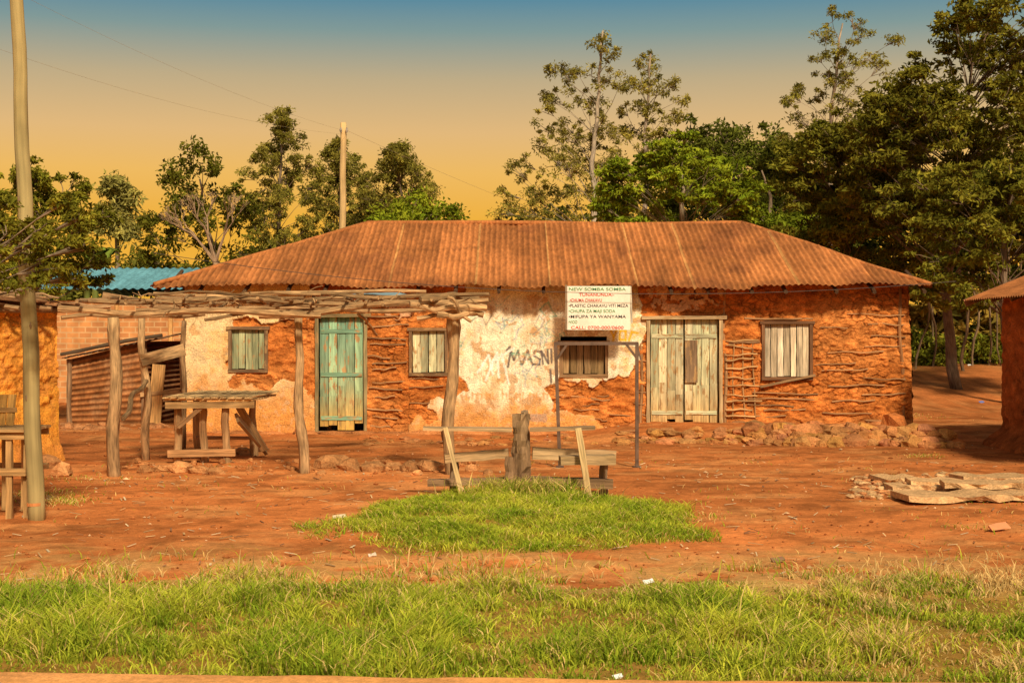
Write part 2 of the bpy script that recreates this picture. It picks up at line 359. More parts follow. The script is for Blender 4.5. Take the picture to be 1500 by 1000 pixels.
    for k in range(60):
        x0=rr.uniform(676,815);y0=rr.uniform(435,560);P=[(x0,y0)]
        for q in range(rr.randint(2,6)): P.append((P[-1][0]+rr.uniform(-9,14),P[-1][1]+rr.uniform(-14,14)))
        stroke(P,rr.uniform(.9,1.8),rr.choice([(.35,.6,.5),(.98,.95,.88),(.3,.4,.5),(.6,.35,.15),(.25,.5,.35)]),rr.uniform(.25,.6))
    for P in[[(712,556),(728,516),(731,552)],[(735,518),(745,560)],[(720,530),(752,510)],[(700,545),(716,520),(722,548)]]: stroke(P,2.2,(.98,.96,.9),.8)
    for P in[[(785,473),(790,462),(797,471),(789,484),(783,476)],[(780,490),(795,478),(800,492)],[(690,470),(705,462),(712,476),(722,460)]]: stroke(P,1.2,(.3,.28,.25),.6)
    for x0,h in[(683,14),(692,9),(700,9),(712,9),(722,9),(736,14),(746,9),(756,9),(766,9),(776,9),(786,9),(796,9)]:
        stroke([(x0,584),(x0,584-h)],1.8,(.75,.36,.12),.6);stroke([(x0,584),(x0+5,584)] if x0%4 else [(x0,576),(x0+6,577),(x0+6,584)],1.6,(.75,.36,.12),.55)
    for P in[[(893,480),(898,493),(904,481)],[(899,493),(897,502)],[(908,484),(907,497),(916,498),(916,485),(908,484)],[(921,498),(925,486),(934,488)]]: stroke(P,2.2,(.9,.55,.03),.9)
    sel=inpoly(px+4*w,py+4*w,[(777,606),(801,606),(801,618),(777,617)]);pl[sel]=pl[sel]*.5+np.array([.35,.36,.4])*.4
    pm=(m1|m2);col=np.where(pm[:,None],pl,mud)
    pk=np.array([.74,.42,.23])*(.7+.5*nb)[:,None];h3=fbm(u*12,v*12,207,3)>.42
    m3=m3&h3;col=np.where(m3[:,None],pk,col)
    base=sst(600,636,py)[:,None]*.5;col=col*(1-base)+np.array([.56,.22,.07])*base*(.6+.6*nb)[:,None]
    disp=np.where(pm,.07+.016*(n-.5)+.006*(nb-.5),np.where(m3,.055+.01*nb,hgt))
    disp=disp+.06*sst(610,645,py)*(.5+fbm(u*4,v*2,209,3))
    return disp,col
def hole(u,v):
    px=750+u*F/YF;py=HY-(v-CH)*F/YF;r=np.zeros(u.shape,bool)
    for a,b_,c_,d_ in openings: r|=(px>a+1)&(px<b_-1)&(py>c_+1)&(py<d_-1)
    return r
us=np.arange(XL,XR+.012,.0125);vs=np.arange(-.15,ZT,.0125)
kids=[]
def placeF(u,v,d):
    lean=np.where(u>6.3,(u-6.3)/(XR-6.3),0)*(.07*(1-v/2.6)+.05*(fbm(v*3,v*0,220,3)-.5))
    return np.stack([u+lean,YF-d,v],1)
kids.append(mudwall('front_wall',us,vs,placeF,facade,hole))
YB=31.0
def side(u,v):
    h,cf=clod(u,v,7);return h,MUD*cf[:,None]
s_us=np.arange(YF,YB,.04);s_vs=np.arange(-.15,ZT,.04)
kids.append(mudwall('side_wall_east',s_us,s_vs,lambda u,v,d:np.stack([XR+.07*(1-v/2.6)+d-.03*sst(25.1,25,u),u,v],1),side))
kids.append(mudwall('side_wall_west',s_us,s_vs,lambda u,v,d:np.stack([XL-d+.03*sst(25.1,25,u),u,v],1),side))
kids.append(mudwall('back_wall',np.arange(XL,XR+.08,.06),s_vs,lambda u,v,d:np.stack([u,YB+d,v],1),side))
b=MB();mc=(.5,.17,.05)
for a,b_,c_,d_ in openings:
    x0,x1,z0,z1=fx(a)-.03,fx(b_)+.03,fz(d_)-.03,fz(c_)+.03
    for xx in(x0,x1): b.plank((xx,YF+.13,z0),(xx,YF+.13,z1),.06,.3,c=mc,n=8,j=.006)
    for z in(z0,z1): b.plank((x0,YF+.13,z),(x1,YF+.13,z),.3,.06,wd=(0,1,0),c=mc,n=6,j=.005)
kids.append(b.obj('window_and_door_reveals',M_mud))
def shutter(name,a,b_,c_,d_,npl,cols,frame,mat=M_paintwood,slats=False,bot=None):
    b=MB();x0,x1,z0,z1=fx(a),fx(b_),fz(d_),fz(c_);y=YF-.035
    fw=.055
    b.plank((x0,y-.02,z0-.02),(x0,y-.02,z1+.04),fw,.07,c=frame);b.plank((x1,y-.02,z0-.02),(x1,y-.02,z1+.04),fw,.07,c=frame)
    b.plank((x0-.06,y-.035,z1+.02),(x1+.06,y-.035,z1+.02),.07,fw,wd=(0,1,0),c=frame,n=5)
    b.plank((x0-.03,y-.03,z0),(x1+.03,y-.03,z0),.06,fw,wd=(0,1,0),c=frame,n=5)
    w=(x1-x0-fw)/npl
    for i in range(npl):
        xx=x0+fw/2+w*(i+.5);cc=vary(random.choice(cols),.7,1.2);zb=z0+.02+random.uniform(0,.03);o=random.uniform(-.012,.012)
        b.plank((xx,y+.02+o,z1-.01),(xx+random.uniform(-.01,.01),y+.02+o,zb),w*random.uniform(.84,.95),.02,c=cc,c1=bot or cc,n=6,j=.004)
    b.plank(((x0+x1)/2,y+.35,z0-.1),((x0+x1)/2,y+.35,z1+.1),x1-x0+.3,.02,c=(.02,.015,.01),n=1)  # near-black sheet behind the planks, painted stand-in for the dark room
    return b.obj(name,mat)
gg=[(.42,.44,.25),(.34,.37,.21),(.48,.44,.27)]
kids.append(shutter('window_shutter_a',338,391,482,543,5,gg,(.22,.13,.07)))
kids.append(shutter('window_shutter_b',602,654,484,548,4,[(.60,.54,.33),(.50,.48,.29)],(.24,.14,.07)))
kids.append(shutter('window_shutter_c',822,888,503,550,6,[(.36,.23,.11),(.28,.18,.08)],(.3,.18,.09),M_wood))
kids.append(shutter('window_shutter_d',1117,1187,474,554,7,[(.76,.62,.43),(.66,.53,.36),(.86,.72,.53)],(.2,.10,.05),M_wood))
def door(name,a,b_,c_,d_,leafs,npl,cols,bot,frame,patch=None):
    b=MB();x0,x1,z0,z1=fx(a),fx(b_),fz(d_),fz(c_);y=YF-.03
    for xx in(x0,x1): b.plank((xx,y-.03,z0),(xx,y-.03,z1+.05),.06,.09,c=frame,n=8,j=.007)
    b.plank((x0-.12,y-.05,z1+.03),(x1+.10,y-.05,z1+.04),.10,.06,wd=(0,1,0),c=frame,n=7,j=.009)
    wl=(x1-x0-.07)/leafs
    for l in range(leafs):
        xs=x0+.035+wl*l;w=(wl-.02)/npl
        for i in range(npl):
            xx=xs+.01+w*(i+.5);zb=z0+(.03 if random.random()<.6 else random.uniform(.05,.2))
            cu=vary(random.choice(cols),.85,1.12);zm=z0+(z1-z0)*random.uniform(.3,.45);cm=tuple(.8*p+.2*q for p,q in zip(cu,bot));dx=random.uniform(-.004,.004);dy=random.uniform(-.006,.006)
            b.plank((xx,y+.03+dy,z1),(xx+dx,y+.03+dy,zm),w*.94,.025,c=cu,c1=cm,n=8,j=.003)
            b.plank((xx+dx,y+.03+dy,zm),(xx+dx,y+.03+dy,zb),w*.94,.025,c=cm,c1=bot,n=6,j=.003)
        for f in((.12,.5,.88) if leafs==1 else (.15,.85)):
            zc=z0+(z1-z0)*f;b.plank((xs+.03,y+.006,zc),(xs+wl-.03,y+.006,zc),.016,.07,wd=(0,1,0),c=cols[0],c1=cols[-1],n=3)
    if patch:
        px0,px1,py0,py1,cc=patch;xm=(fx(px0)+fx(px1))/2;b.plank((xm,y-.02,fz(py0)),(xm,y-.02,fz(py1)),fx(px1)-fx(px0),.02,c=cc)
    b.plank(((x0+x1)/2,y+.4,z0-.1),((x0+x1)/2,y+.4,z1+.1),x1-x0+.3,.02,c=(.02,.015,.01),n=1)  # near-black sheet behind the leaves, interior darkness put in as colour
    b.plank((x0,y+.0,z0-.02),(x1,y+.0,z0-.02),.2,.06,wd=(0,1,0),c=(.45,.22,.1))
    return b.obj(name,M_paintwood)
kids.append(door('door_green',465,536,465,632,1,5,[(.26,.46,.30),(.33,.50,.32),(.22,.42,.30)],(.68,.40,.10),(.30,.24,.12)))
kids.append(door('door_double',949,1055,468,628,2,4,[(.62,.58,.38),(.54,.53,.34),(.50,.52,.33)],(.60,.36,.14),(.50,.36,.20),(1003,1021,498,560,(.26,.17,.1))))
b=MB();wc=(.44,.24,.11)
def lath(a,b_,py,r=.014,c=wc,o=.045):
    b.log((fx(a),YF-o,fz(py)),(fx(b_),YF-o-.005,fz(py+random.uniform(-4,4))),r*random.uniform(.6,1.2),r,6,7,.014,vary(c,.7,1.25))
for py in range(466,630,13): lath(538+random.randint(-2,12),596+random.randint(-24,4),py+random.randint(-3,3),.014,wc,.06)
for py in(555,568,590): lath(600,650,py,.012,wc,.055)
for py in range(455,628,15): lath(930+random.randint(-3,4),947,py,.012)
for py in range(498,612,11): lath(1062,1112+random.randint(-14,4),py+random.randint(-3,3),.015,(.60,.36,.16),.08)
for px in(1072,1090,1105): b.log((fx(px),YF-.06,fz(612)),(fx(px+random.uniform(-4,4)),YF-.06,fz(498)),.014,.012,6,7,.012,(.5,.28,.12))
for py in range(460,628,12):
    a=random.uniform(1192,1275);lath(a,a+random.uniform(35,90) if a<1240 else 1325,py+random.randint(-4,4),.013,wc,.06)
for py in(575,583,592,601,610,618): a=random.uniform(1062,1130);lath(a,a+random.uniform(45,110),py,.014,wc,.06)
for k in range(12): a=random.uniform(800,900);lath(a,a+random.uniform(20,45),random.uniform(572,620),.010)
lath(1060,1112,503,.035,(.36,.2,.1));lath(395,460,470,.012);lath(1090,1190,466,.016)
b.plank((fx(1112),YF-.1,fz(566)),(fx(1192),YF-.13,fz(549)),.04,.04,wd=(0,1,0),c=(.32,.2,.1),n=5,j=.006)
for px in(938,1061): b.log((fx(px),YF-.03,0),(fx(px),YF-.03,2.55),.03,.026,7,10,.02,wc)
b.log((fx(1322),YF-.03,0),(fx(1318),YF-.03,2.6),.035,.03,7,10,.03,(.36,.17,.07))
kids.append(b.obj('wall_laths',M_wood))
b=MB()
for i in range(19):
    x=-6.0+i*.72+random.uniform(-.15,.15);b.log((x,24.42,2.50),(x,27.9,3.76) if -2.8<x<4.5 else (x,25.6,2.91),.035,.035,6,4,.01,(.10,.055,.03))
kids.append(b.obj('rafters',M_wood))
# roof
EX0,EX1,EY0,EY1=-6.14,7.18,24.40,31.65;RX0,RX1,RY=-2.82,4.52,28.0;ZE,ZR=2.63,3.96
def roofpatch(name,us,lim,place,seed,rise_run):
    NR=30;cols_n=len(us);shf=us/.78+.3*np.sin(us);sh=np.floor(shf).astype(int)
    tone=hsh(sh,sh*0+3,seed);eo=(hsh(sh,sh*0+5,seed)-.5)*.16;seam=np.abs(shf%1)
    V=[];C=[]
    for r in range(NR+1):
        t=r/NR;lo=np.minimum(eo,lim(us)*.5);s=lo+t*(lim(us)-lo)
        row=(s>1.95).astype(float)
        z=ZE+s/rise_run[0]*rise_run[1]+.014*np.sin(us*2*math.pi/.105)+.11*(fbm(us*.8,s*.8,seed+5,3)-.5)+.014*row+.02*(tone-.5)
        if r==0: z=z+.06*(fbm(us*3,us*0,seed+8,2)-.5)-.015
        V.append(place(us,s,z))
        t2=np.where(row>0,hsh(sh,sh*0+11,seed),tone)
        cc=np.array([.49,.185,.06])*(.8+.36*t2)[:,None]
        cc=cc*(.7+.6*fbm(us*1.1+3,s*.9,seed+30,4))[:,None]*(.75+.5*fbm(us*7,s*1.2,seed+31,3))[:,None]
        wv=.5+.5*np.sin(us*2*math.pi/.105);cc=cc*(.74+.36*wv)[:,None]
        sm=(seam<.045)&(hsh(sh,sh*0+13,seed)>.6);cc=np.where(sm[:,None],np.array([.66,.34,.12]),cc)
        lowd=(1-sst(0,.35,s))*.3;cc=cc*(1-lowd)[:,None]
        ov=(np.abs(s-1.95)<.06);cc=np.where(ov[:,None],cc*.8,cc)
        pt=sst(.56,.7,fbm(us*1.5,s*1.1,seed+20,4))[:,None]*.5;cc=cc*(1-pt)+np.array([.24,.085,.035])*pt
        C.append(cc)
    V=np.concatenate(V);C=np.concatenate(C);I=np.arange(len(V)).reshape(NR+1,cols_n)
    Q=np.stack([I[:-1,:-1],I[:-1,1:],I[1:,1:],I[1:,:-1]],-1).reshape(-1,4)
    return npmesh(name,V,Q,M_rust,C,True)
R=RY-EY0;hl=RX0-EX0;hr=EX1-RX1;rise=ZR-ZE
limf=lambda x:np.minimum(R,np.minimum((x-EX0)*R/hl,(EX1-x)*R/hr)).clip(0.001)
ux=np.arange(EX0,EX1,.0131)
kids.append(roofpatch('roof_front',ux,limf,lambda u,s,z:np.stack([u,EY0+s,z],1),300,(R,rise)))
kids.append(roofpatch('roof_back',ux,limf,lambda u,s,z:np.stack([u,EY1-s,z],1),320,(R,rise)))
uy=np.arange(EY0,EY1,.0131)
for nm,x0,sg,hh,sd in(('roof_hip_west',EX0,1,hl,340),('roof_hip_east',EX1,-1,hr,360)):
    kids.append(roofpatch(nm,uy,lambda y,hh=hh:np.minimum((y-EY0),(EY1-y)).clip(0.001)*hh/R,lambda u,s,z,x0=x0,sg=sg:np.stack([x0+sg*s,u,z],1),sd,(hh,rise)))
b=MB();rc=(.44,.165,.055)
b.log((RX0,RY,ZR),(RX1,RY,ZR),.05,.05,8,24,.02,rc,None,.05)
for cx,cy in((EX0,EY0),(EX0,EY1)): b.log((RX0,RY,ZR),(cx,cy,ZE),.05,.045,8,16,.012,rc,None,.05)
for cx,cy in((EX1,EY0),(EX1,EY1)): b.log((RX1,RY,ZR),(cx,cy,ZE),.05,.045,8,16,.012,rc,None,.05)
kids.append(b.obj('ridge_caps',M_rust,True))
b=MB()
for i in range(26):
    x=XL+.1+i*.5;b.rock((x,YF-.2+random.uniform(-.05,.05),.03+(.13 if x>2 else 0)),(random.uniform(.28,.42),random.uniform(.2,.3),random.uniform(.05,.09)),(.55,.22,.08))
kids.append(b.obj('plinth',M_mud,True))
group('mud_house',kids,(.5,YF,0))
# ---------------- signboard
def textmesh(body,size,col,loc,name,sx=1):
    cu=bpy.data.curves.new(name,'FONT');cu.body=body;cu.size=size;cu.offset=size*.008
    o=bpy.data.objects.new(name,cu);sc.collection.objects.link(o);bpy.context.view_layer.update()
    me=bpy.data.meshes.new_from_object(o.evaluated_get(bpy.context.evaluated_depsgraph_get()));bpy.data.objects.remove(o)
    P=[(loc[0]+v.co[0]*sx,loc[1],loc[2]+v.co[1]) for v in me.vertices]
    me2=bpy.data.meshes.new(name);me2.from_pydata(P,[],[tuple(p.vertices) for p in me.polygons])
    a=me2.attributes.new('Col','FLOAT_COLOR','POINT');c4=np.ones((len(P),4),np.float32);c4[:,:3]=col;a.data.foreach_set('color',c4.ravel())
    me2.materials.append(M_paint);o=bpy.data.objects.new(name,me2);sc.collection.objects.link(o)
    return o,(max(p[0] for p in P)-loc[0])
ks=[];b=MB();ys=24.30;sx0,sx1,sz0,sz1=X(831,ys),X(923,ys),Z(483,ys),Z(419,ys)
b.plank(((sx0+sx1)/2,ys,sz0),((sx0+sx1)/2,ys,sz1),sx1-sx0,.02,c=(.88,.83,.72),n=2,j=.003);ks.append(b.obj('board',M_paint))
b=MB();b.plank((sx0-.02,ys-.002,sz0),(sx0-.02,ys-.002,sz1+.02),.03,.03,c=(.4,.3,.2))
for q in(.1,.95): b.plank((sx0+q,ys+.05,sz1-.1),(sx0+q,YF-.05,sz1-.15),.03,.03,c=(.3,.2,.1))
b.plank((sx1+.005,ys+.004,sz1),(sx1+.03,ys+.01,sz0+.12),.03,.01,c=(.6,.55,.45));ks.append(b.obj('bracket',M_wood))
rd=(.62,.05,.03);gr=(.05,.28,.10);bl=(.06,.06,.07)
lines=[('NEW SOMBA SOMBA',gr,.02,.98),('TUNANUNUA:-',rd,.2,.6),('•CHUMA CHAKAVU',rd,.04,.55),('•PLASTIC CHAKAVU VITI MEZA',bl,.02,1.02),('•CHUPA ZA MAJI SODA',gr,.02,.8),('•MIFUPA YA WANYAMA',bl,.02,.98),('•VIOO',gr,.02,.15),('CALL: 0700-000/0600',rd,.06,.9)]
H=sz1-sz0
for i,(t,cc,off,wd) in enumerate(lines):
    s=H/8*.80;zb=sz1-H*(i+.84)/8
    o,w=textmesh(t,s,cc,(sx0+off,ys-.0165,0),'tmp');bpy.data.objects.remove(o)
    o,_=textmesh(t,s,cc,(sx0+off,ys-.0165,zb),'lettering_%d'%i,wd/w);ks.append(o)
group('sign_board',ks,((sx0+sx1)/2,ys,sz0))
# ---------------- market stall frame
b=MB();pc=(.38,.23,.115);pl=(.52,.34,.17)
b.log(W(168,698,17.8)-Vector((0,0,.1)),W(166,465,17.8),.085,.07,10,14,.03,pc,pl,.18)
b.log(W(214,672,20.2)-Vector((0,0,.1)),W(208,462,20.2),.06,.05,8,12,.04,pc,pl)
b.log(W(445,692,18.1)-Vector((0,0,.1)),W(437,458,18.1),.068,.045,10,14,.03,(.46,.29,.15),pl,.15)
b.log(W(660,696,17.9)-Vector((0,0,.1)),W(664,445,17.9),.075,.08,10,14,.03,pc,pl,.18)
b.log(W(268,650,21.2)-Vector((0,0,.1)),W(270,470,21.2),.04,.04,8,10,.02,pc)
posts=b.obj('posts',M_bark,True)
b=MB();fc=(.38,.235,.115)
def bm(a,c,r=.035,r1=None,w=.035,col=fc): b.log(a,c,r,r1,7,14,w,vary(col,.6,1.4))
bm(W(85,452,17.8),W(470,463,17.7),.038);bm(W(380,462,17.9),W(716,440,17.8),.045,.035);bm(W(118,440,18.1),W(560,446,18),.032)
bm(W(440,432,18.2),W(716,431,17.9),.026);bm(W(600,447,17.6),W(712,452,17.7),.045);bm(W(610,466,17.7),W(700,458,17.8),.03);bm(W(225,430,19),W(625,428,18.8),.025)
bm(W(200,455,20.3),W(650,452,21.2),.03);bm(W(90,466,18.8),W(300,459,19.6),.03);bm(W(300,468,17.6),W(540,448,18.4),.022)
for i in range(15):
    px=130+i*37+random.uniform(-12,12);z=2.17+random.uniform(-.03,.07)
    x=X(px,18);b.log((x,17.5+random.uniform(-.1,.2),z),(x+random.uniform(-.5,.5),20.9+random.uniform(-.3,.5),z+random.uniform(-.02,.08)),.022,.014,6,8,.05,vary(fc))
for i in range(9):
    y=17.7+i*.33;a=random.uniform(-5.2,-3.2);b.log((a,y,2.22+random.uniform(-.03,.06)),(a+random.uniform(1.2,2.6),y+random.uniform(-.2,.2),2.23+random.uniform(-.03,.08)),.014,.018,6,8,.05,vary(fc))
for i in range(26):
    x=random.uniform(-5,-.4);y=random.uniform(17.6,18.4);b.log((x,y,2.2),(x+random.uniform(-.5,.5),y+random.uniform(-.3,.3),2.2+random.uniform(-.24,.18)),.010,.005,5,5,.04,vary(fc))
bm(W(615,440,17.6),W(700,436,18.3),.05);bm(W(640,460,17.5),W(708,462,17.7),.04);bm(W(655,435,17.5),W(690,470,17.6),.022)
b.plank(W(206,528,20.1),W(270,512,20.6),.03,.17,wd=(0,1,0),c=(.5,.32,.16),n=4)
b.plank(W(150,433,19),W(262,452,19.4),.03,.10,wd=(0,1,0),c=(.45,.29,.15),n=4)
bm(W(180,612,18.4),W(214,558,20),.035);bm(W(525,460,18),W(552,490,19.5),.02)
beams=b.obj('roof_poles',M_bark)
b=MB()
for i in range(3): b.plank(W(455+i*40,434,19.4+i*.2)+Vector((0,0,.05)),W(580+i*8,436,20+i*.2)+Vector((0,0,.05)),.3,.01,wd=(0,1,.1),c=(.25,.38,.45),n=5,j=.02)
for k in range(4):
    px=random.uniform(180,430);b.plank(W(px,436,18.5),W(px+random.uniform(60,130),437,18.9),.14,.02,wd=(0,1,.1),c=(.42,.27,.14),n=4,j=.012)
sheet=b.obj('roof_scraps',M_wood)
group('market_stall',[posts,beams,sheet],(X(420,19),19,0))
# ---------------- stall table
b=MB();d0,d1=19.6,20.9;tz=.85
for i in range(9):
    f=i/8;y=d0+(d1-d0)*f;b.plank((X(243,d0)+.12*f,y,tz+.02+random.uniform(0,.02)),(X(372,d0)+.0+.08*f,y,tz+.02+random.uniform(0,.02)),.15,.025,wd=(0,1,0),c=vary((.66,.44,.2),.8,1.1),n=3,j=.01)
for i in range(11):
    x=X(246,d0)+i*.112;b.plank((x,d0-.14,tz+.055),(x+.14,d1+.15,tz+.085),.085,.02,wd=(1,0,0),c=vary((.78,.53,.25),.75,1.15),n=4,j=.008)
for px,d in((262,19.7),(333,19.65),(290,20.8),(372,20.8),(300,19.8)):
    x=X(px,d);b.log((x,d,-.02),(x-.02,d,tz),.06,.05,8,6,.015,(.42,.25,.12))
b.plank((X(246,d0),d0,.13),(X(345,d0),d0,.15),.05,.10,wd=(0,1,0),c=(.5,.27,.12));b.plank((X(244,d0),d0-.06,tz-.05),(X(374,d0),d0-.06,tz-.04),.05,.09,wd=(0,1,0),c=(.56,.36,.16))
b.plank((X(262,d0),d0-.04,.5),(X(300,d0),d0-.04,tz-.05),.05,.06,wd=(0,1,0),c=(.46,.27,.13));b.plank((X(345,d0),19.7,.62),(X(385,20.3),20.5,.1),.16,.04,wd=(0,1,0),c=(.5,.31,.15))
b.plank((X(280,20),20.3,.3),(X(375,20.5),20.5,.28),.18,.04,wd=(0,1,0),c=(.46,.25,.12));b.plank((X(350,20),20,.76),(X(388,20.3),20.3,.12),.1,.03,wd=(1,0,0),c=(.52,.33,.16))
b.obj('wooden_table',M_wood)
# ---------------- trader's stand (left)
b=MB();d=13.8;wc2=(.46,.27,.11);zt=Z(632,d)
for px,dd in((14,13.7),(40,13.75),(-30,13.7),(8,14.3),(36,14.3),(-30,14.3)): b.plank((X(px,dd),dd,-.02),(X(px,dd),dd,zt),.055,.05,c=wc2)
for z in(Z(689,d),zt-.03):
    b.plank((X(-34,d),d-.13,z),(X(45,d),d-.13,z),.03,.07,wd=(0,1,0),c=wc2);b.plank((X(-34,d),14.33,z),(X(45,d),14.33,z),.03,.06,wd=(0,1,0),c=wc2)
b.plank((X(42,d),d-.1,Z(689,d)),(X(42,d),14.35,Z(689,d)),.04,.05,c=wc2)
for i in range(4): b.plank((X(-36,d),13.7+i*.19,zt+.02),(X(48,d),13.7+i*.19,zt+.02),.17,.025,wd=(0,1,0),c=(.52,.32,.14))
for px in(-8,4,17): b.plank((X(px,14.3),14.25,zt),(X(px,14.3),14.33,Z(578,14.3)),.075,.02,c=(.8,.46,.14))
b.plank((X(-12,14.3),14.27,Z(600,14.3)),(X(26,14.3),14.27,Z(600,14.3)),.02,.05,wd=(0,1,0),c=wc2)
b.obj('wooden_stand',M_wood)
# ---------------- utility poles + cables
dp=13.65
def utility(name,pb,pt,r0,r1,col,ring=False):
    b=MB();n=26;pts=[pb.lerp(pt,i/n)+Vector((.008*math.sin(i*1.1),0,0)) for i in range(n+1)]
    b.tube(pts,[r0+(r1-r0)*i/n for i in range(n+1)],14,col,tuple(q*1.1 for q in col),.03);ks=[b.obj('shaft',M_pole,True)]
    h=MB();a=(pt-pb).normalized()
    if ring:
        q=pb+a*((Z(740,pb.y)-pb.z)/a.z);h.tube([q,q+a*.03],r0+.002,16,(.5,.2,.07),None,.0)
        for f in(.12,.2,.31,.42,.5):
            q=pb.lerp(pt,f)+Vector((random.uniform(-.04,.04),-r0*.85,0));h.rock(q,(.012,.006,.03),(.2,.13,.07))
    tp=pt-Vector((0,0,.3))
    for o in((-.05,0),(.1,.0)): h.tube([tp+Vector((o[0],-.1,.04)),tp+Vector((o[0],-.1,.10)),tp+Vector((o[0],-.1,.16))],[.02,.035,.02],8,(.35,.3,.25))
    ks.append(h.obj('fittings',M_metal));return group(name,ks,pb)
pb=W(54,760,dp);pb.z=-.1;pt=W(18,-190,dp)
utility('utility_pole',pb,pt,.082,.058,(.44,.35,.16),True)
d2=36;p2b=Vector((X(500,d2),d2,-.0));p2t=W(503,180,d2);utility('utility_pole',p2b,p2t,.1,.075,(.52,.36,.17))
def cable(name,p0,p1,sag,r,c=(.30,.24,.16)):
    b=MB();b.tube([p0.lerp(p1,i/20)-Vector((0,0,4*sag*(i/20)*(1-i/20))) for i in range(21)],r,5,c,None,0);return b.obj(name,M_metal)
ks=[cable('cable_a',W(-500,-300,16),p2t+Vector((0,0,-.2)),.4,.002,(.5,.42,.28)),cable('cable_b',W(-560,-150,16),p2t+Vector((.1,0,-.3)),.5,.002,(.5,.42,.28)),
 cable('cable_c',p2t+Vector((.1,0,-.2)),Vector((6.5,60,5.2)),.25,.0035,(.45,.36,.22)),
 cable('cable_e',W(225,418,24.1)+Vector((0,0,.55)),W(1400,412,24.1),.42,.006,(.08,.06,.05))]
group('overhead_cables',ks,(0,20,3))
# ---------------- steel frame
b=MB();sc_=(.13,.08,.055);d=18.95;zt=Z(503,d);xa,xb=X(817,d),X(933,d)
for x in(xa+.03,xb): b.plank((x,d,-.03),(x+(-.06 if x<.8 else 0),d,zt),.045,.045,c=sc_,j=.001)
b.plank((xa-.05,d,zt),(xb+.02,d,zt),.045,.045,wd=(0,1,0),c=sc_,j=.001)
b.plank((xa-.02,d,zt-.22),(xa+.13,d,zt),.035,.03,wd=(0,1,0),c=sc_,j=.001);b.plank((xb,d,zt-.2),(xb-.15,d,zt),.035,.03,wd=(0,1,0),c=sc_,j=.001)
b.plank((xb,d,zt),(xb+.05,d,zt-.22),.03,.02,wd=(0,1,0),c=sc_,j=.001)
for x in(xa+.03,xb): b.plank((x-.05,d,gzf(x,d)+.01),(x+.05,d,gzf(x,d)+.01),.12,.015,wd=(0,1,0),c=sc_,j=.002)
b.obj('steel_frame',M_metal)
# ---------------- rustic bench around the stump
d=15.3;b=MB();g=gzf(X(762,d),d)
b.log((X(763,d),d,g-.1),(X(763,d),d,Z(606,d)),.11,.085,12,14,.004,(.20,.11,.06),(.34,.22,.12),.26)
b.log((X(770,d),d+.03,Z(614,d)),(X(768,d),d,Z(602,d)),.055,.04,7,3,.005,(.36,.24,.14))
b.log((X(747,d),d-.05,Z(668,d)),(X(745,d),d-.07,Z(712,d)),.05,.06,7,4,.01,(.3,.18,.1));stump=b.obj('stump_post',M_bark)
b=MB()
b.plank(W(620,627,15.15),W(750,629,15.15),.12,.03,wd=(0,1,.1),c=(.46,.30,.16),n=5,j=.006);b.plank(W(776,629,15.2),W(872,626,15.15),.12,.03,wd=(0,1,.1),c=(.44,.28,.15),n=5,j=.006)
b.plank(W(652,671,15.45),W(745,664,15.4),.05,.10,wd=(0,1,0),c=(.42,.27,.14),n=5,j=.012);b.plank(W(780,664,15.4),W(902,668,15.5),.05,.13,wd=(0,1,0),c=(.48,.32,.17),n=5,j=.014)
b.plank(W(820,674,15.2),W(900,672,15.25),.2,.10,wd=(0,1,0),c=(.46,.31,.16),n=4,j=.014)
b.plank(W(627,706,15.4),W(745,704,15.4),.22,.06,wd=(0,1,0),c=(.3,.18,.1),n=5,j=.01);b.plank(W(775,704,15.4),W(898,708,15.35),.22,.09,wd=(0,1,0),c=(.28,.17,.09),n=5,j=.01)
for px,dd in((665,15.6),(885,15.6)): b.log((X(px,dd),dd,0),(X(px,dd),dd,.42),.05,.045,8,4,.01,(.3,.2,.12))
b.plank(W(652,626,15.05),W(679,733,14.95),.045,.03,c=(.52,.36,.18),n=5,j=.005);b.plank(W(847,627,15.05),W(864,740,14.85),.065,.03,c=(.70,.50,.25),c1=(.42,.28,.13),n=5,j=.005)
group('rustic_bench',[stump,b.obj('planks_and_stakes',M_wood)],(X(762,d),d,0))
n=1500;xy=np.stack([.12+RS.randn(n)*.3,14.95+RS.randn(n)*.14],1)
blades('tall_weeds',xy,.08+.2*RS.rand(n),grasscol(n,xy,(.22,.32,.03),(.48,.48,.07),.35),.012,.8)
# ---------------- stones
b=MB();stc=(.50,.215,.08)
def sc3(): return tuple(q*f for q,f in zip(stc,(1,random.uniform(.92,1.18),random.uniform(.85,1.2))))
for i in range(125):
    x=random.uniform(3.9,6.95);ye=23.25-.25*min(max(x-3,0),3.5)+random.uniform(-.3,.5);s=random.uniform(.09,.20)
    b.rock((x,ye,gzf(x,ye)+s*.2),(s*1.1,s*.8,s*.68),sc3())
for i in range(90):
    x=random.uniform(1.8,4.2);ye=23.3-.25*max(x-3,0)+random.uniform(-.2,.3);s=random.uniform(.05,.12);b.rock((x,ye,gzf(x,ye)+s*.1),(s*1.4,s,s*.6),sc3())
b.rock((X(1322,23.6),24.1,.15),(.28,.3,.28),(.5,.17,.05));b.obj('stone_edging',M_stone)
b=MB()
for px,py,s in[(212,686,.11),(240,684,.1),(262,686,.16),(292,688,.13),(318,690,.12),(342,660,.09),(355,655,.08),(490,680,.22),(510,684,.18),(545,686,.17),(575,682,.12),(600,684,.14),(632,684,.16),(610,690,.08),(470,690,.07),(385,655,.08),(90,690,.16),(70,680,.2),(450,668,.06),(690,684,.09),(715,690,.08)]:
    d=CH*F/(py+6-HY);b.rock((X(px,d),d,s*.3),(s,s*.8,s*.6),(.56,.27,.11))
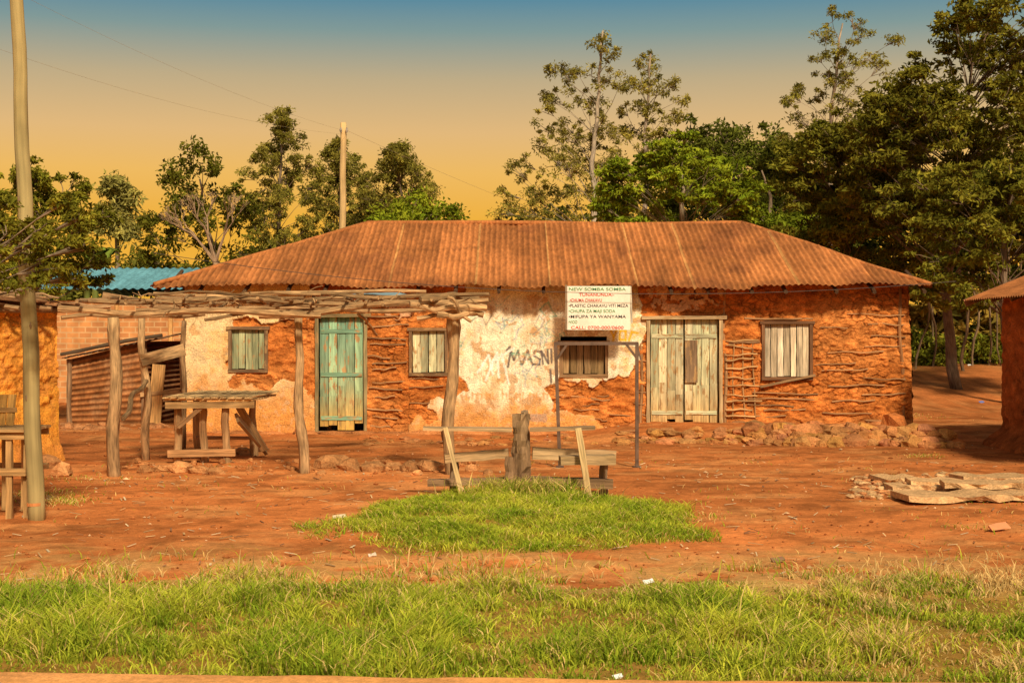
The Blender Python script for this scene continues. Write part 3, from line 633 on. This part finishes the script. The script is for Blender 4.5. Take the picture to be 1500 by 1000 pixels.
for _ in range(80):
    px=random.uniform(180,700);d=random.uniform(18.2,19.8);s=random.uniform(.02,.06);b.rock((X(px,d),d,s*.3),(s,s,s*.7),stc)
for i in range(60):
    x=random.uniform(-2.5,2.2);d=random.uniform(22.6,24.3);s=random.uniform(.03,.09);b.rock((x,d,gzf(x,d)+s*.1),(s*1.3,s,s*.5),sc3())
b.obj('stone_edging',M_stone)
b=MB();cs=(.68,.42,.21)
for p,q,w,t,z in[(1318,1515,.55,.06,(15.0,.06)),(1330,1480,.5,.06,(16.2,.1)),(1400,1530,.5,.07,(16.8,.08)),(1300,1390,.5,.06,(16.0,.05)),(1380,1520,.4,.05,(15.6,.13)),(1285,1340,.4,.05,(16.8,.07))]:
    d,zz_=z;b.plank((X(p,d),d,zz_),(X(q,d),d+random.uniform(-.15,.15),zz_+random.uniform(-.02,.02)),w,t,wd=(0,1,random.uniform(-.08,.08)),c=vary(cs,.8,1.1),n=9,j=.035)
for _ in range(220):
    px=random.uniform(1250,1350);d=random.uniform(15.2,17.6);s=random.uniform(.015,.06);b.rock((X(px,d),d,s*.5),(s*1.3,s,s*.5),random.choice([cs,(.5,.22,.09)]))
for _ in range(150):
    px=random.uniform(1310,1530);d=random.uniform(14.8,17.6);s=random.uniform(.015,.05);b.rock((X(px,d),d,s*.5+.03),(s*1.4,s,s*.5),random.choice([cs,(.5,.22,.09)]))
b.obj('broken_slabs',M_stone)
# ---------------- left ochre hut
def ochre(u,v):
    hc,cf=clod(u*.9,v*.9,13);n=fbm(u*3,v*2,402,4);rg=sst(.42,.58,fbm(u*2.2,v*2.6,404,4))
    h=.05*(fbm(u*2,v*2,400,3)-.5)+.03*(fbm(u*12,v*12,401,3)-.5)+rg*(hc-.05)*1.1
    c=np.array([.97,.44,.065])*(.68+.55*n)[:,None];c=c*(1-.75*rg[:,None])+np.array([.86,.34,.06])*cf[:,None]*.75*rg[:,None]
    k=sst(.5,.66,fbm(u*9,v*5,403,4))[:,None]*.5;c=c*(1-k)+np.array([.58,.23,.06])*k
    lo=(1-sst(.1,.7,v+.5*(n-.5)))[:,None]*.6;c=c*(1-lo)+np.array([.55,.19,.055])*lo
    return h+.12*(1-sst(0,.35,v)),c
hk=[];hx0,hx1,hy0,hy1=-11,-6.38,15.2,20.0;SL=.442
def ex(y): return hx1-SL*(hy1-y)
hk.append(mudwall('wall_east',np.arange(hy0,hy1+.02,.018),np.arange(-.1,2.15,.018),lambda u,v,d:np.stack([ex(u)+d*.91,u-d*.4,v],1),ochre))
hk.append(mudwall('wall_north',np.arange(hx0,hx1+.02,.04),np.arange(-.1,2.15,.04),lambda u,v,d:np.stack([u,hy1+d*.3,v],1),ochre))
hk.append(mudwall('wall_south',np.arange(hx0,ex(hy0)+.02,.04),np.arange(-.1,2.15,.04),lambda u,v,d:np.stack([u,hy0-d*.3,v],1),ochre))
b=MB()
for i in range(16):
    y=hy0-.2+i*.34;b.plank((hx0-.2,y,2.75),(ex(y)+.22,y,2.19+random.uniform(-.02,.03)),.36,.02,wd=(0,1,0),c=(.3,.15,.07),n=6,j=.012)
hk.append(b.obj('roof',M_rust));b=MB()
for i in range(9):
    y=hy0+.3+i*.56;b.log((ex(y)-1,y,2.26),(ex(y)+.35,y,2.12),.04,.035,7,5,.01,(.36,.22,.11))
b.log((ex(hy0)+.1,hy0-.2,2.1),(hx1+.3,hy1+.6,2.12),.04,.04,7,12,.02,(.36,.22,.11));b.log((hx1-.1,19.8,2.15),(X(160,20.6),20.6,2.18),.05,.04,7,8,.02,(.45,.27,.14))
for i in range(10):
    y=random.uniform(17.5,20);b.log((ex(y)-.6,y,2.35),(ex(y)+random.uniform(.1,.5),y+random.uniform(-.3,.5),2.28),.02,.015,5,5,.03,vary((.4,.25,.13)))
hk.append(b.obj('roof_poles',M_bark));group('ochre_mud_hut',hk,(hx1,hy1,0))
# ---------------- right hut
def rmud(u,v):
    h,cf=clod(u*.8,v*.8,9);return h*.8+.35*(1-sst(0,.45,v))**2,np.array([.46,.13,.035])*cf[:,None]
hk=[];wx,wy=7.92,22.9
hk.append(mudwall('wall_west',np.arange(17.0,wy,.03),np.arange(-.1,2.5,.03),lambda u,v,d:np.stack([wx-d,u,v],1),rmud))
hk.append(mudwall('wall_north',np.arange(wx,13,.05),np.arange(-.1,2.5,.05),lambda u,v,d:np.stack([u,wy+d,v],1),rmud))
hk.append(mudwall('wall_south',np.arange(wx,13,.05),np.arange(-.1,2.5,.05),lambda u,v,d:np.stack([u,17-d,v],1),rmud))
uy=np.arange(16.6,23.2,.0131)
def rr(nm,x0,sg,sd):
    V=[];C=[];NR=14
    for r in range(NR+1):
        s=3.1*r/NR;z=2.33+s*.40+.016*np.sin(uy*2*math.pi/.105)+.01*(fbm(uy,uy*0+s,sd,2)-.5)
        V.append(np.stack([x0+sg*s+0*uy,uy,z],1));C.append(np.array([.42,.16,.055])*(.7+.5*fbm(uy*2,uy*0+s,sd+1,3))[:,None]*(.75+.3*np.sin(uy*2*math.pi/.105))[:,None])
    V=np.concatenate(V);C=np.concatenate(C);I=np.arange(len(V)).reshape(NR+1,len(uy));Q=np.stack([I[:-1,:-1],I[:-1,1:],I[1:,1:],I[1:,:-1]],-1).reshape(-1,4)
    return npmesh(nm,V,Q,M_rust,C,True)
hk.append(rr('roof_west',7.38,1,500));hk.append(rr('roof_east',13.58,-1,510))
b=MB()
b.plank((7.38,23.18,2.28),(10.48,23.18,3.52),.02,.12,wd=(0,1,0),c=(.3,.14,.07),n=6)
for i in range(8): b.log((7.45,17+i*.85,2.3),(9,17+i*.85,2.9),.035,.035,6,4,.01,(.2,.12,.06))
hk.append(b.obj('rafters',M_wood))
group('red_mud_hut',hk,(wx,wy,0))
# ---------------- background brick house with blue roof
M_brick,nt,bs=nmat('brick_wall')
tc=nt.nodes.new('ShaderNodeTexCoord');mp=nt.nodes.new('ShaderNodeMapping');mp.inputs['Rotation'].default_value=(math.radians(90),0,0)
br=nt.nodes.new('ShaderNodeTexBrick');br.inputs['Color1'].default_value=(.66,.29,.10,1);br.inputs['Color2'].default_value=(.46,.19,.07,1);br.inputs['Mortar'].default_value=(.6,.36,.17,1)
br.inputs['Scale'].default_value=1;br.inputs['Brick Width'].default_value=.3;br.inputs['Row Height'].default_value=.13;br.inputs['Mortar Size'].default_value=.015
nt.links.new(tc.outputs['Object'],mp.inputs['Vector']);nt.links.new(mp.outputs[0],br.inputs['Vector'])
nz=noise(nt,tc.outputs['Object'],3);sv=nt.nodes.new('ShaderNodeVectorMath');sv.operation='SCALE';nt.links.new(br.outputs['Color'],sv.inputs[0]);nt.links.new(mathn(nt,'ADD',nz,.45),sv.inputs['Scale']);nt.links.new(sv.outputs[0],bs.inputs['Base Color']);bs.inputs['Roughness'].default_value=.95
d=34.;x0,x1=X(60,d),X(300,d);zt=Z(440,d);hk=[];b=MB()
def box(b,xa,xb,ya,yb,za,zb,c): b.plank(((xa+xb)/2,(ya+yb)/2,za),((xa+xb)/2,(ya+yb)/2,zb),xb-xa,yb-ya,c=c,n=1,j=0)
box(b,x0,x1,d,d+.2,-.3,zt,(.4,.2,.1));box(b,x0,x0+.2,d+.2,d+6,-.3,zt,(.4,.2,.1));box(b,x1-.2,x1,d+.2,d+6,-.3,zt,(.4,.2,.1));box(b,x0+.2,x1-.2,d+5.8,d+6,-.3,zt,(.4,.2,.1))
hk.append(b.obj('walls',M_brick));b=MB()
b.log((X(172,d),d-.03,0),(X(172,d),d-.03,zt),.06,.06,7,5,.01,(.7,.38,.14));b.log((X(250,d),d-.03,0),(X(250,d),d-.03,zt),.06,.06,7,5,.01,(.7,.38,.14))
hk.append(b.obj('pilasters',M_wood))
uxx=np.arange(x0-.2,x1+1.6,.03);V=[];C=[]
for r in range(17):
    s=3.2*r/8;hh=s if r<=8 else 6.4-s
    V.append(np.stack([uxx,d-.4+s+0*uxx,Z(423,d-.4)+hh*.2+.02*np.sin(uxx*2*math.pi/.2)],1));C.append(np.array([.14,.36,.46])*(.75+.5*fbm(uxx*2,uxx*0+s,600,3))[:,None])
V=np.concatenate(V);C=np.concatenate(C);I=np.arange(len(V)).reshape(17,len(uxx));Q=np.stack([I[:-1,:-1],I[:-1,1:],I[1:,1:],I[1:,:-1]],-1).reshape(-1,4)
hk.append(npmesh('blue_roof',V,Q,M_rust,C,True));group('brick_house',hk,((x0+x1)/2,d,0))
# ---------------- iron sheet shed
def sheetgrid(name,P00,P10,P01,P11,wavdir,period,amp,col,nu=60,nv=60,seed=0):
    u,v=np.meshgrid(np.linspace(0,1,nu),np.linspace(0,1,nv));u=u.ravel();v=v.ravel()
    A=[np.array(p) for p in(P00,P10,P01,P11)]
    P=(A[0]*((1-u)*(1-v))[:,None]+A[1]*(u*(1-v))[:,None]+A[2]*((1-u)*v)[:,None]+A[3]*(u*v)[:,None])
    nrm=np.cross(A[1]-A[0],A[2]-A[0]);nrm=nrm/np.linalg.norm(nrm)
    L=np.linalg.norm((A[1]-A[0]) if wavdir=='u' else (A[2]-A[0]));t=(u if wavdir=='u' else v)*L
    w=np.sin(t*2*math.pi/period);P=P+nrm[None]*(amp*w+.04*(fbm(u*4,v*4,seed,2)-.5))[:,None]
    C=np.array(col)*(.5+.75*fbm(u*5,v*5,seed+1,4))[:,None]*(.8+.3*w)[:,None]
    k=sst(.5,.6,fbm(u*3,v*3,seed+2,3))[:,None]*.35;C=C*(1-k)+np.array([.48,.26,.13])*k
    I=np.arange(nu*nv).reshape(nv,nu);Q=np.stack([I[:-1,:-1],I[:-1,1:],I[1:,1:],I[1:,:-1]],-1).reshape(-1,4)
    return npmesh(name,P,Q,M_rust,C,True)
da,db=27.3,28.9;xa,xb=X(103,da),X(212,da)
z0=0.;zl=Z(526,da);zr=Z(500,da)
hk=[sheetgrid('front_sheets',(xa,da,z0),(xb,da,z0),(xa,da,zl),(xb,da,zr),'v',.1,.015,(.42,.17,.06),50,120,700),
 sheetgrid('side_sheets',(xb,da,z0),(xb+.1,db+1,z0),(xb,da,zr),(xb+.1,db+1,zr),'v',.1,.015,(.36,.15,.06),50,120,710),
 sheetgrid('side_sheets_west',(xa,da,z0),(xa,db+1,z0),(xa,da,zl),(xa,db+1,zl),'v',.1,.015,(.36,.15,.06),50,120,715),
 sheetgrid('roof_sheets',(xa-.1,da-.25,zl+.02),(xb+.35,da-.25,zr+.06),(xa-.1,db+1,zl+.15),(xb+.35,db+1,zr+.2),'u',.12,.015,(.2,.1,.05),140,20,720)]
b=MB();b.log((xa,da-.05,0),(xa,da-.05,zl),.05,.05,7,5,.01,(.3,.18,.1));b.log((xb,da-.05,0),(xb,da-.05,zr),.05,.05,7,5,.01,(.3,.18,.1))
b.log((xa-.1,da-.27,zl+.1),(xb+.4,da-.27,zr+.12),.035,.035,7,6,.02,(.12,.08,.05));b.plank((xb+.2,da-.1,0),(xb+.3,da-.1,1.2),.25,.03,c=(.6,.34,.13));b.plank((xb-.05,da-.12,.62),(xb+.7,da-.1,.7),.03,.08,wd=(0,1,0),c=(.5,.3,.14))
b.log((xb+.75,da,0),(xb+.7,da,1.4),.05,.04,7,5,.02,(.45,.25,.12))
hk.append(b.obj('posts',M_wood));group('iron_sheet_shed',hk,(xa,da,0))
b=MB()
for _ in range(50):
    s=random.uniform(.05,.16);px=random.uniform(90,275);d=random.uniform(25.6,27);b.rock((X(px,d),d,s*.3),(s,s,s*.6),(.46,.21,.09))
b.obj('rubble',M_stone)
# ---------------- trees
def leafcloud(cent,rad,per,L,wr,col,colv,seed,flat=.75,droop=.3):
    r=np.random.RandomState(seed);K=len(cent);n=K*per
    ci=np.repeat(np.arange(K),per);g=r.randn(n,3);g/=np.linalg.norm(g,axis=1)[:,None]+1e-6;g*=(r.rand(n)**.6)[:,None]*1.3
    g[:,2]*=flat;P=cent[ci]+g*rad[ci][:,None]
    a=g*.9+r.randn(n,3)*.7;a[:,2]-=droop;a/=np.linalg.norm(a,axis=1)[:,None]
    s=np.cross(a,r.randn(n,3));s/=np.linalg.norm(s,axis=1)[:,None]
    l=L*(.6+.8*r.rand(n))[:,None];w=l*wr;nn=np.cross(a,s)*w*.35
    V=np.stack([P-a*l*.5,P-s*w*.5+nn,P+a*l*.5,P+s*w*.5+nn],1)
    cb=(.5+1.0*r.rand(K))[ci];hue=r.rand(K)[ci];t=np.clip(.5*hue+.5*r.rand(n),0,1)[:,None]
    c=(np.array(col)*(1-t)+np.array(colv)*t)*(cb*(.75+.5*r.rand(n)))[:,None]*np.array([2.0,1.58,.95])
    return V.reshape(-1,3),np.repeat(c,4,0)
def tree(name,d,bpx,trunk,blobs,r0,L=.17,wr=.42,col=(.045,.085,.018),colv=(.11,.15,.03),seed=1,dens=1.,flat=.75,droop=.3,clump=.30,per=62,barkc=(.26,.19,.13),dd=.45,rs=1.):
    r=random.Random(seed);rn=np.random.RandomState(seed);b=MB();gb=gzf(X(bpx,d),d)
    T=[Vector((X(bpx,d),d,gb-.15))]+[W(px,py,d)+Vector((0,r.uniform(-.2,.2),0)) for px,py in trunk]
    TT=[]
    for i in range(len(T)-1):
        for k in range(4): TT.append(T[i].lerp(T[i+1],k/4)+Vector((r.uniform(-.05,.05),r.uniform(-.05,.05),0)))
    TT.append(T[-1]);m=len(TT);b.tube(TT,[r0*(1-.88*i/(m-1))+.012 for i in range(m)],9,barkc,None,.1)
    cs=[];rs_=[]
    xs=[X(q[0],d) for q in blobs];cw=(max(xs)-min(xs))*dd
    for bl in blobs:
        px,py,R=bl[:3];Rm=R/F*d*rs;c=W(px,py,d);off=r.uniform(-1,1)*max(.1,math.sqrt(max(0,1-min(1,abs(c.x-(max(xs)+min(xs))/2)/(cw/dd/2+.6))**2)))*cw;c.y+=off
        hd=min(math.hypot(c.x-p.x,c.y-p.y) for p in TT)
        zt=max(c.z-.8*hd-Rm*.4,TT[2].z+.18*(TT[-1].z-TT[2].z));st=min(TT[1:],key=lambda p:abs(p.z-zt))
        ln=(c-st).length;mid=st.lerp(c,.5)+Vector((r.uniform(-.1,.1)*ln,r.uniform(-.1,.1)*ln,.06*ln));rb=max(.014,r0*.24*min(1,Rm))
        b.tube([st,st.lerp(mid,.5)+Vector((0,0,.02*ln)),mid,mid.lerp(c,.6),c],[rb,rb*.8,rb*.6,rb*.42,rb*.2],5,barkc,None,.1,False)
        K=max(5,int(dens*Rm*Rm*2.1/(clump*clump)))
        g=rn.randn(K,3);g/=np.linalg.norm(g,axis=1)[:,None];g*=(rn.rand(K)**.5)[:,None]*Rm*1.2;g[:,2]*=.9
        cc=np.array(c)+g;cs.append(cc);rs_.append(clump*(.4+1.0*rn.rand(K)))
        for q in cc[:min(K,10)]: b.tube([mid.lerp(c,.7),Vector(q)*.5+c*.5+Vector((0,0,-.03)),Vector(q)],[max(.008,rb*.3),.01,.005],4,barkc,None,.1,False)
    V,C=leafcloud(np.concatenate(cs),np.concatenate(rs_),per,L,wr,col,colv,seed+50,flat,droop)
    lf=npmesh('foliage',V,np.arange(len(V)).reshape(-1,4),M_leaf,C)
    return group(name,[b.obj('trunk_and_limbs',M_bark,True),lf],T[0])
def column(cx,top,bot,hw,n,seed,rr=(12,22),pk=.35):
    r=random.Random(seed);o=[]
    for i in range(n):
        u=(i+r.random())/n;wd=hw*(min(1,(u+.03)/pk))*(1 if u<.8 else 1-.3*(u-.8)/.2)
        o.append((cx+r.uniform(-1,1)*wd,top+(bot-top)*u+6,r.uniform(*rr)*(.38+.62*min(1,u/pk))))
    return o
def mass(x0,x1,topf,bot,n,seed,rr):
    r=random.Random(seed);o=[]
    for i in range(n):
        px=r.uniform(x0,x1);t=topf(px);R=r.uniform(*rr);o.append((px,t+R*.8+(bot-t-R)*r.random()**1.2,R))
    return o
hz=(.12,.15,.07);hzv=(.20,.22,.10);mg=(.075,.095,.03);mgv=(.17,.185,.055);dg=(.035,.055,.012);dgv=(.10,.12,.025);bg=(.065,.13,.015);bgv=(.17,.24,.03)  # hz, hzv: distance haze put into the leaf colours
tree('eucalyptus_tree',75,172,[(172,330),(168,262)],column(170,258,345,26,18,11,(12,18)),.15,.35,.3,hz,hzv,11,.5,per=40,clump=.45)
tree('broadleaf_tree',45,330,[(318,390),(300,330),(292,262)],[(292,232,20),(270,255,26),(316,252,26),(340,280,26),(250,290,28),(285,300,34),(325,310,30),(355,305,22),(228,318,22),(232,350,26),(262,350,30),(350,345,20),(215,378,22),(255,388,30),(300,360,22),(365,370,20)],.14,.16,.42,dg,dgv,12,.75,clump=.27)
tree('grevillea_tree',48,408,[(410,340),(409,250),(413,158)],column(412,154,385,46,70,13,(10,19),.4),.08,.13,.3,mg,mgv,13,.5,clump=.17,per=50)
tree('grevillea_tree',52,500,[(500,320),(496,208)],column(495,200,365,56,62,14,(11,20),.45),.08,.14,.3,mg,mgv,14,.5,clump=.2,per=50)
tree('grevillea_tree',50,590,[(592,320),(580,216)],column(585,206,355,66,70,15,(11,20),.55),.08,.14,.3,mg,mgv,15,.5,clump=.2,per=50)
tree('flowering_tree',40,610,[(610,350),(610,310)],[(555,318,16),(580,308,18),(610,300,20),(640,305,18),(662,318,14),(600,325,20),(635,325,18),(570,330,14),(600,350,22),(560,350,18),(645,348,18)],.08,.14,.5,bg,bgv,16,.7)
b=MB();d=43;r=random.Random(4);st=W(322,520,d);cr=W(316,385,d);b.tube([st,st.lerp(cr,.5)+Vector((.1,0,0)),cr],[.12,.10,.08],8,(.4,.26,.16),None,.1)
def fork(p,dr,l,rad,lv):
    q=p+dr*l;b.tube([p,p.lerp(q,.5)+Vector((r.uniform(-.05,.05),0,.04)),q],[rad,rad*.8,rad*.6],5,(.42,.28,.18),None,.1,False)
    if lv:
        for _ in range(3): fork(q,(dr+Vector((r.uniform(-.6,.6),r.uniform(-.6,.6),r.uniform(-.1,.4)))).normalized(),l*.68,rad*.52,lv-1)
for dx in(-.75,-.25,.35): fork(cr,Vector((dx,-.2,1)).normalized(),.85,.055,4)
b.obj('bare_tree',M_bark)
so1=(.085,.105,.035);so2=(.20,.21,.07)
tree('silver_oak_tree',45,872,[(870,300),(868,220),(878,130),(883,46)],[(884,50,11),(878,72,14),(892,85,13),(866,102,17),(888,115,19),(843,108,14),(825,120,14),(808,100,8),(850,136,19),(880,148,21),(905,132,15),(820,150,17),(800,136,10),(835,176,21),(865,184,23),(895,188,21),(800,190,15),(790,216,17),(770,236,15),(815,228,23),(850,230,25),(885,230,25),(760,258,15),(745,286,13),(780,280,21),(815,278,25),(855,278,25),(895,273,23),(735,312,13),(770,318,19),(805,323,21),(845,323,23),(885,320,23),(920,300,19),(915,225,15),(800,168,11),(870,210,24),(840,205,19),(830,255,23),(755,300,15),(790,300,19)],.11,.13,.3,so1,so2,17,.5,clump=.17,per=46,barkc=(.40,.33,.25),rs=1.1)
tree('silver_oak_tree',47,945,[(945,300),(946,180),(953,80)],[(954,78,10),(945,102,15),(963,110,14),(935,130,17),(960,140,19),(985,130,13),(945,165,21),(975,170,17),(998,146,10),(930,190,19),(955,200,21),(985,195,13),(940,230,21),(968,235,17),(920,160,11),(915,195,13),(950,260,21),(990,173,11),(922,123,9)],.10,.13,.3,so1,so2,18,.5,clump=.17,per=46,barkc=(.38,.3,.23),rs=1.1)
tree('mango_tree',52,1080,[(1085,300),(1080,240)],mass(960,1195,lambda p:178+.0009*(p-1075)**2,330,50,19,(20,34)),.2,.19,.4,dg,(.08,.115,.03),19,.8,clump=.34)
tree('acacia_tree',39,1005,[(1000,300),(1000,255)],mass(885,1100,lambda p:200+.0042*(p-1000)**2 if p<1040 else 215+.006*(p-1030)**2,338,58,20,(14,25)),.10,.15,.42,bg,bgv,20,.7,flat=.35,clump=.25,barkc=(.3,.24,.16))
tree('silver_oak_tree',46,1215,[(1215,250),(1222,130),(1235,34)],[(1215,32,13),(1240,46,16),(1262,53,16),(1200,63,15),(1225,78,19),(1255,84,19),(1285,78,15),(1302,66,9),(1190,94,13),(1210,108,19),(1240,114,21),(1275,111,17),(1175,124,11),(1165,144,11),(1195,139,17),(1225,148,21),(1260,148,19),(1150,151,8),(1185,174,17),(1215,184,21),(1250,188,21),(1165,199,13),(1190,218,19),(1230,211,23)],.10,.13,.3,(.08,.105,.035),(.19,.205,.065),21,.52,clump=.17,per=46,barkc=(.38,.3,.23),rs=1.12)
tb=(.22,.15,.1)
tree('mixed_broadleaf_tree',37,1400,[(1390,420),(1400,250),(1420,100)],mass(1255,1570,lambda p:np.interp(p,[1250,1290,1340,1370,1400,1430,1500,1560],[150,118,90,55,5,-30,-40,-40]),340,140,22,(20,38)),.15,.16,.42,(.042,.060,.014),(.135,.152,.033),22,.75,clump=.27,flat=.45,barkc=tb)
tree('mixed_broadleaf_tree',40,1240,[(1245,430),(1240,300),(1235,240)],mass(1140,1350,lambda p:np.interp(p,[1140,1180,1240,1330],[225,178,160,155]),400,95,23,(18,33)),.10,.16,.4,(.055,.078,.018),(.155,.18,.038),23,.75,clump=.26,flat=.45,barkc=tb)
tree('mixed_broadleaf_tree',34,1475,[(1470,420),(1480,300),(1480,220)],mass(1350,1620,lambda p:225,440,84,24,(18,33)),.10,.15,.42,(.045,.066,.015),(.145,.165,.033),24,.7,clump=.25,flat=.4,barkc=tb)
tree('shade_tree',27,60,[(55,400),(60,320)],[(20,250,24),(55,262,28),(90,285,30),(20,290,32),(60,310,34),(105,320,30),(130,350,26),(148,385,20),(155,410,14),(90,365,34),(50,360,36),(15,340,36),(120,400,26),(80,405,30),(30,410,34),(110,278,16),(135,305,15),(-30,270,40),(-40,350,40)],.09,.11,.42,(.05,.075,.014),(.15,.175,.033),25,1.15,clump=.16,flat=.55)
tree('roadside_tree',12.7,-230,[(-210,430),(-170,250)],[(15,330,26),(40,350,26),(70,345,22),(95,352,14),(20,375,30),(55,385,26),(80,400,18),(25,415,24),(-20,350,40),(-30,410,40),(60,415,16),(5,300,16),(-80,300,60),(-90,200,60),(-130,250,80),(-15,195,10),(110,300,8),(88,310,14)],.08,.06,.4,(.06,.085,.018),(.16,.18,.035),26,.6,clump=.075,flat=.6,per=44)
tree('mango_tree',48,1115,[(1130,300),(1115,250)],mass(1090,1200,lambda p:300,385,18,29,(15,24)),.1,.2,.4,bg,(.14,.2,.03),29,.9)
def massobj(name,d,blobs,L,col,colv,seed,clump,per,dd):
    rn=np.random.RandomState(seed);cs=[];rs=[]
    for px,py,R in blobs:
        Rm=R/F*d;c=np.array(W(px,py,d));c[1]+=rn.uniform(0,dd);K=max(4,int(Rm*Rm*1.5/clump**2))
        g=rn.randn(K,3);g/=np.linalg.norm(g,axis=1)[:,None];g*=(rn.rand(K)**.4)[:,None]*Rm;cs.append(c+g);rs.append(clump*(.6+.8*rn.rand(K)))
    V,C=leafcloud(np.concatenate(cs),np.concatenate(rs),per,L,.45,col,colv,seed,.7,.2)
    return npmesh(name,V,np.arange(len(V)).reshape(-1,4),M_leaf,C)
massobj('distant_tree_mass',62,mass(-400,760,lambda p:350+14*math.sin(p*.03)+8*math.sin(p*.11),500,110,31,(20,38)),.30,(.04,.06,.018),(.11,.13,.035),31,.55,56,10)
massobj('distant_tree_mass',60,mass(740,1150,lambda p:300+12*math.sin(p*.02),500,50,32,(22,40)),.32,(.03,.05,.015),(.08,.10,.025),32,.6,46,10)
massobj('distant_tree_mass',58,mass(1120,1900,lambda p:230+20*math.sin(p*.02),510,170,35,(24,44)),.34,(.02,.032,.009),(.06,.075,.018),35,.65,46,8)
massobj('undergrowth',43,mass(1290,1640,lambda p:np.interp(p,[1290,1380,1640],[470,490,482]),542,70,33,(12,24)),.17,(.055,.09,.015),(.16,.20,.035),33,.26,50,3)
massobj('maize_patch',45,mass(1300,1600,lambda p:405,500,60,34,(12,22)),.5,(.05,.06,.02),(.2,.16,.05),34,.33,16,4)
b=MB();r=random.Random(8)
for i in range(12):
    px=1330+i*17+r.uniform(-7,7);d=r.uniform(41,45);b.log((X(px,d),d,.5),(X(px+r.uniform(-22,22),d),d,4.5),r.uniform(.025,.05),.025,6,8,.13,(.22,.15,.09))
b.obj('thicket_trunks',M_bark)
b=MB();r=random.Random(9)
for px,d in((140,40),(155,42),(128,41)):
    base=Vector((X(px,d),d,0));top=Vector((X(px,d),d,Z(385,d)));b.log(base,top,.12,.08,8,5,.01,(.2,.24,.06))
    for k in range(9):
        a=r.uniform(0,6.28);t=r.uniform(.25,.6);pts=[top+Vector((math.cos(a)*t*u*1.3,math.sin(a)*t*u*1.3,u*1.25-.9*u*u)) for u in(0,.25,.5,.75,1)]
        for i in range(4): b.plank(pts[i],pts[i+1],[.16,.3,.3,.16][i],.006,wd=(-math.sin(a),math.cos(a),0),c=(.22,.30,.05),n=1,j=.02)
b.obj('banana_plants',M_leaf)
# ---------------- camera, light, sky
cam=bpy.data.cameras.new('camera');cam.lens=50;cam.sensor_width=36;cam.clip_end=3000;cam.shift_y=-10/1500
co=bpy.data.objects.new('camera',cam);co.location=(0,0,CH);co.rotation_euler=(math.radians(90),0,0);sc.collection.objects.link(co);sc.camera=co
EL,AZ=38,164
sd=Vector((math.sin(math.radians(AZ))*math.cos(math.radians(EL)),math.cos(math.radians(AZ))*math.cos(math.radians(EL)),math.sin(math.radians(EL))))
sl=bpy.data.lights.new('sun','SUN');sl.energy=4.3;sl.angle=math.radians(6);sl.color=(1,.83,.57)
so=bpy.data.objects.new('sun',sl);so.rotation_euler=(-sd).to_track_quat('-Z','Y').to_euler();so.location=(10,-10,20);sc.collection.objects.link(so)
wd=bpy.data.worlds.new('World');sc.world=wd;wd.use_nodes=True;nt=wd.node_tree;bgn=nt.nodes['Background'];L=nt.links
sky=nt.nodes.new('ShaderNodeTexSky');sky.sky_type='NISHITA';sky.sun_disc=False;sky.sun_elevation=math.radians(EL);sky.sun_rotation=math.radians(AZ);sky.dust_density=3
tc=nt.nodes.new('ShaderNodeTexCoord');sp=nt.nodes.new('ShaderNodeSeparateXYZ');L.new(tc.outputs['Generated'],sp.inputs[0])
rp=nt.nodes.new('ShaderNodeValToRGB');el=rp.color_ramp.elements
mz=mathn(nt,'MULTIPLY',sp.outputs['Z'],2.5);L.new(mz,rp.inputs[0])
el[0].position=0;el[0].color=(.88,.42,.04,1);el[1].position=.60;el[1].color=(.045,.22,.36,1)
for p_,c_ in((.20,(.87,.44,.05)),(.28,(.86,.49,.12)),(.35,(.76,.48,.20)),(.44,(.52,.41,.24)),(.52,(.22,.32,.31))):
    e_=el.new(p_);e_.color=(*c_,1)
mr=nt.nodes.new('ShaderNodeMapRange');mr.inputs['From Min'].default_value=.25;mr.inputs['From Max'].default_value=.5;L.new(sp.outputs['Z'],mr.inputs['Value'])
hs=nt.nodes.new('ShaderNodeVectorMath');hs.operation='SCALE';L.new(rp.outputs[0],hs.inputs[0]);hs.inputs['Scale'].default_value=11.8
tint=nt.nodes.new('ShaderNodeMix');tint.data_type='RGBA';tint.blend_type='MULTIPLY';tint.inputs[0].default_value=1;L.new(sky.outputs[0],tint.inputs[6]);tint.inputs[7].default_value=(1,.80,.50,1)
mx=nt.nodes.new('ShaderNodeMix');mx.data_type='RGBA';L.new(mr.outputs[0],mx.inputs[0]);L.new(hs.outputs[0],mx.inputs[6]);L.new(tint.outputs[2],mx.inputs[7])
L.new(mx.outputs[2],bgn.inputs['Color']);bgn.inputs['Strength'].default_value=.085
sc.view_settings.view_transform='Standard';sc.view_settings.look='None';sc.view_settings.exposure=0;sc.view_settings.gamma=1
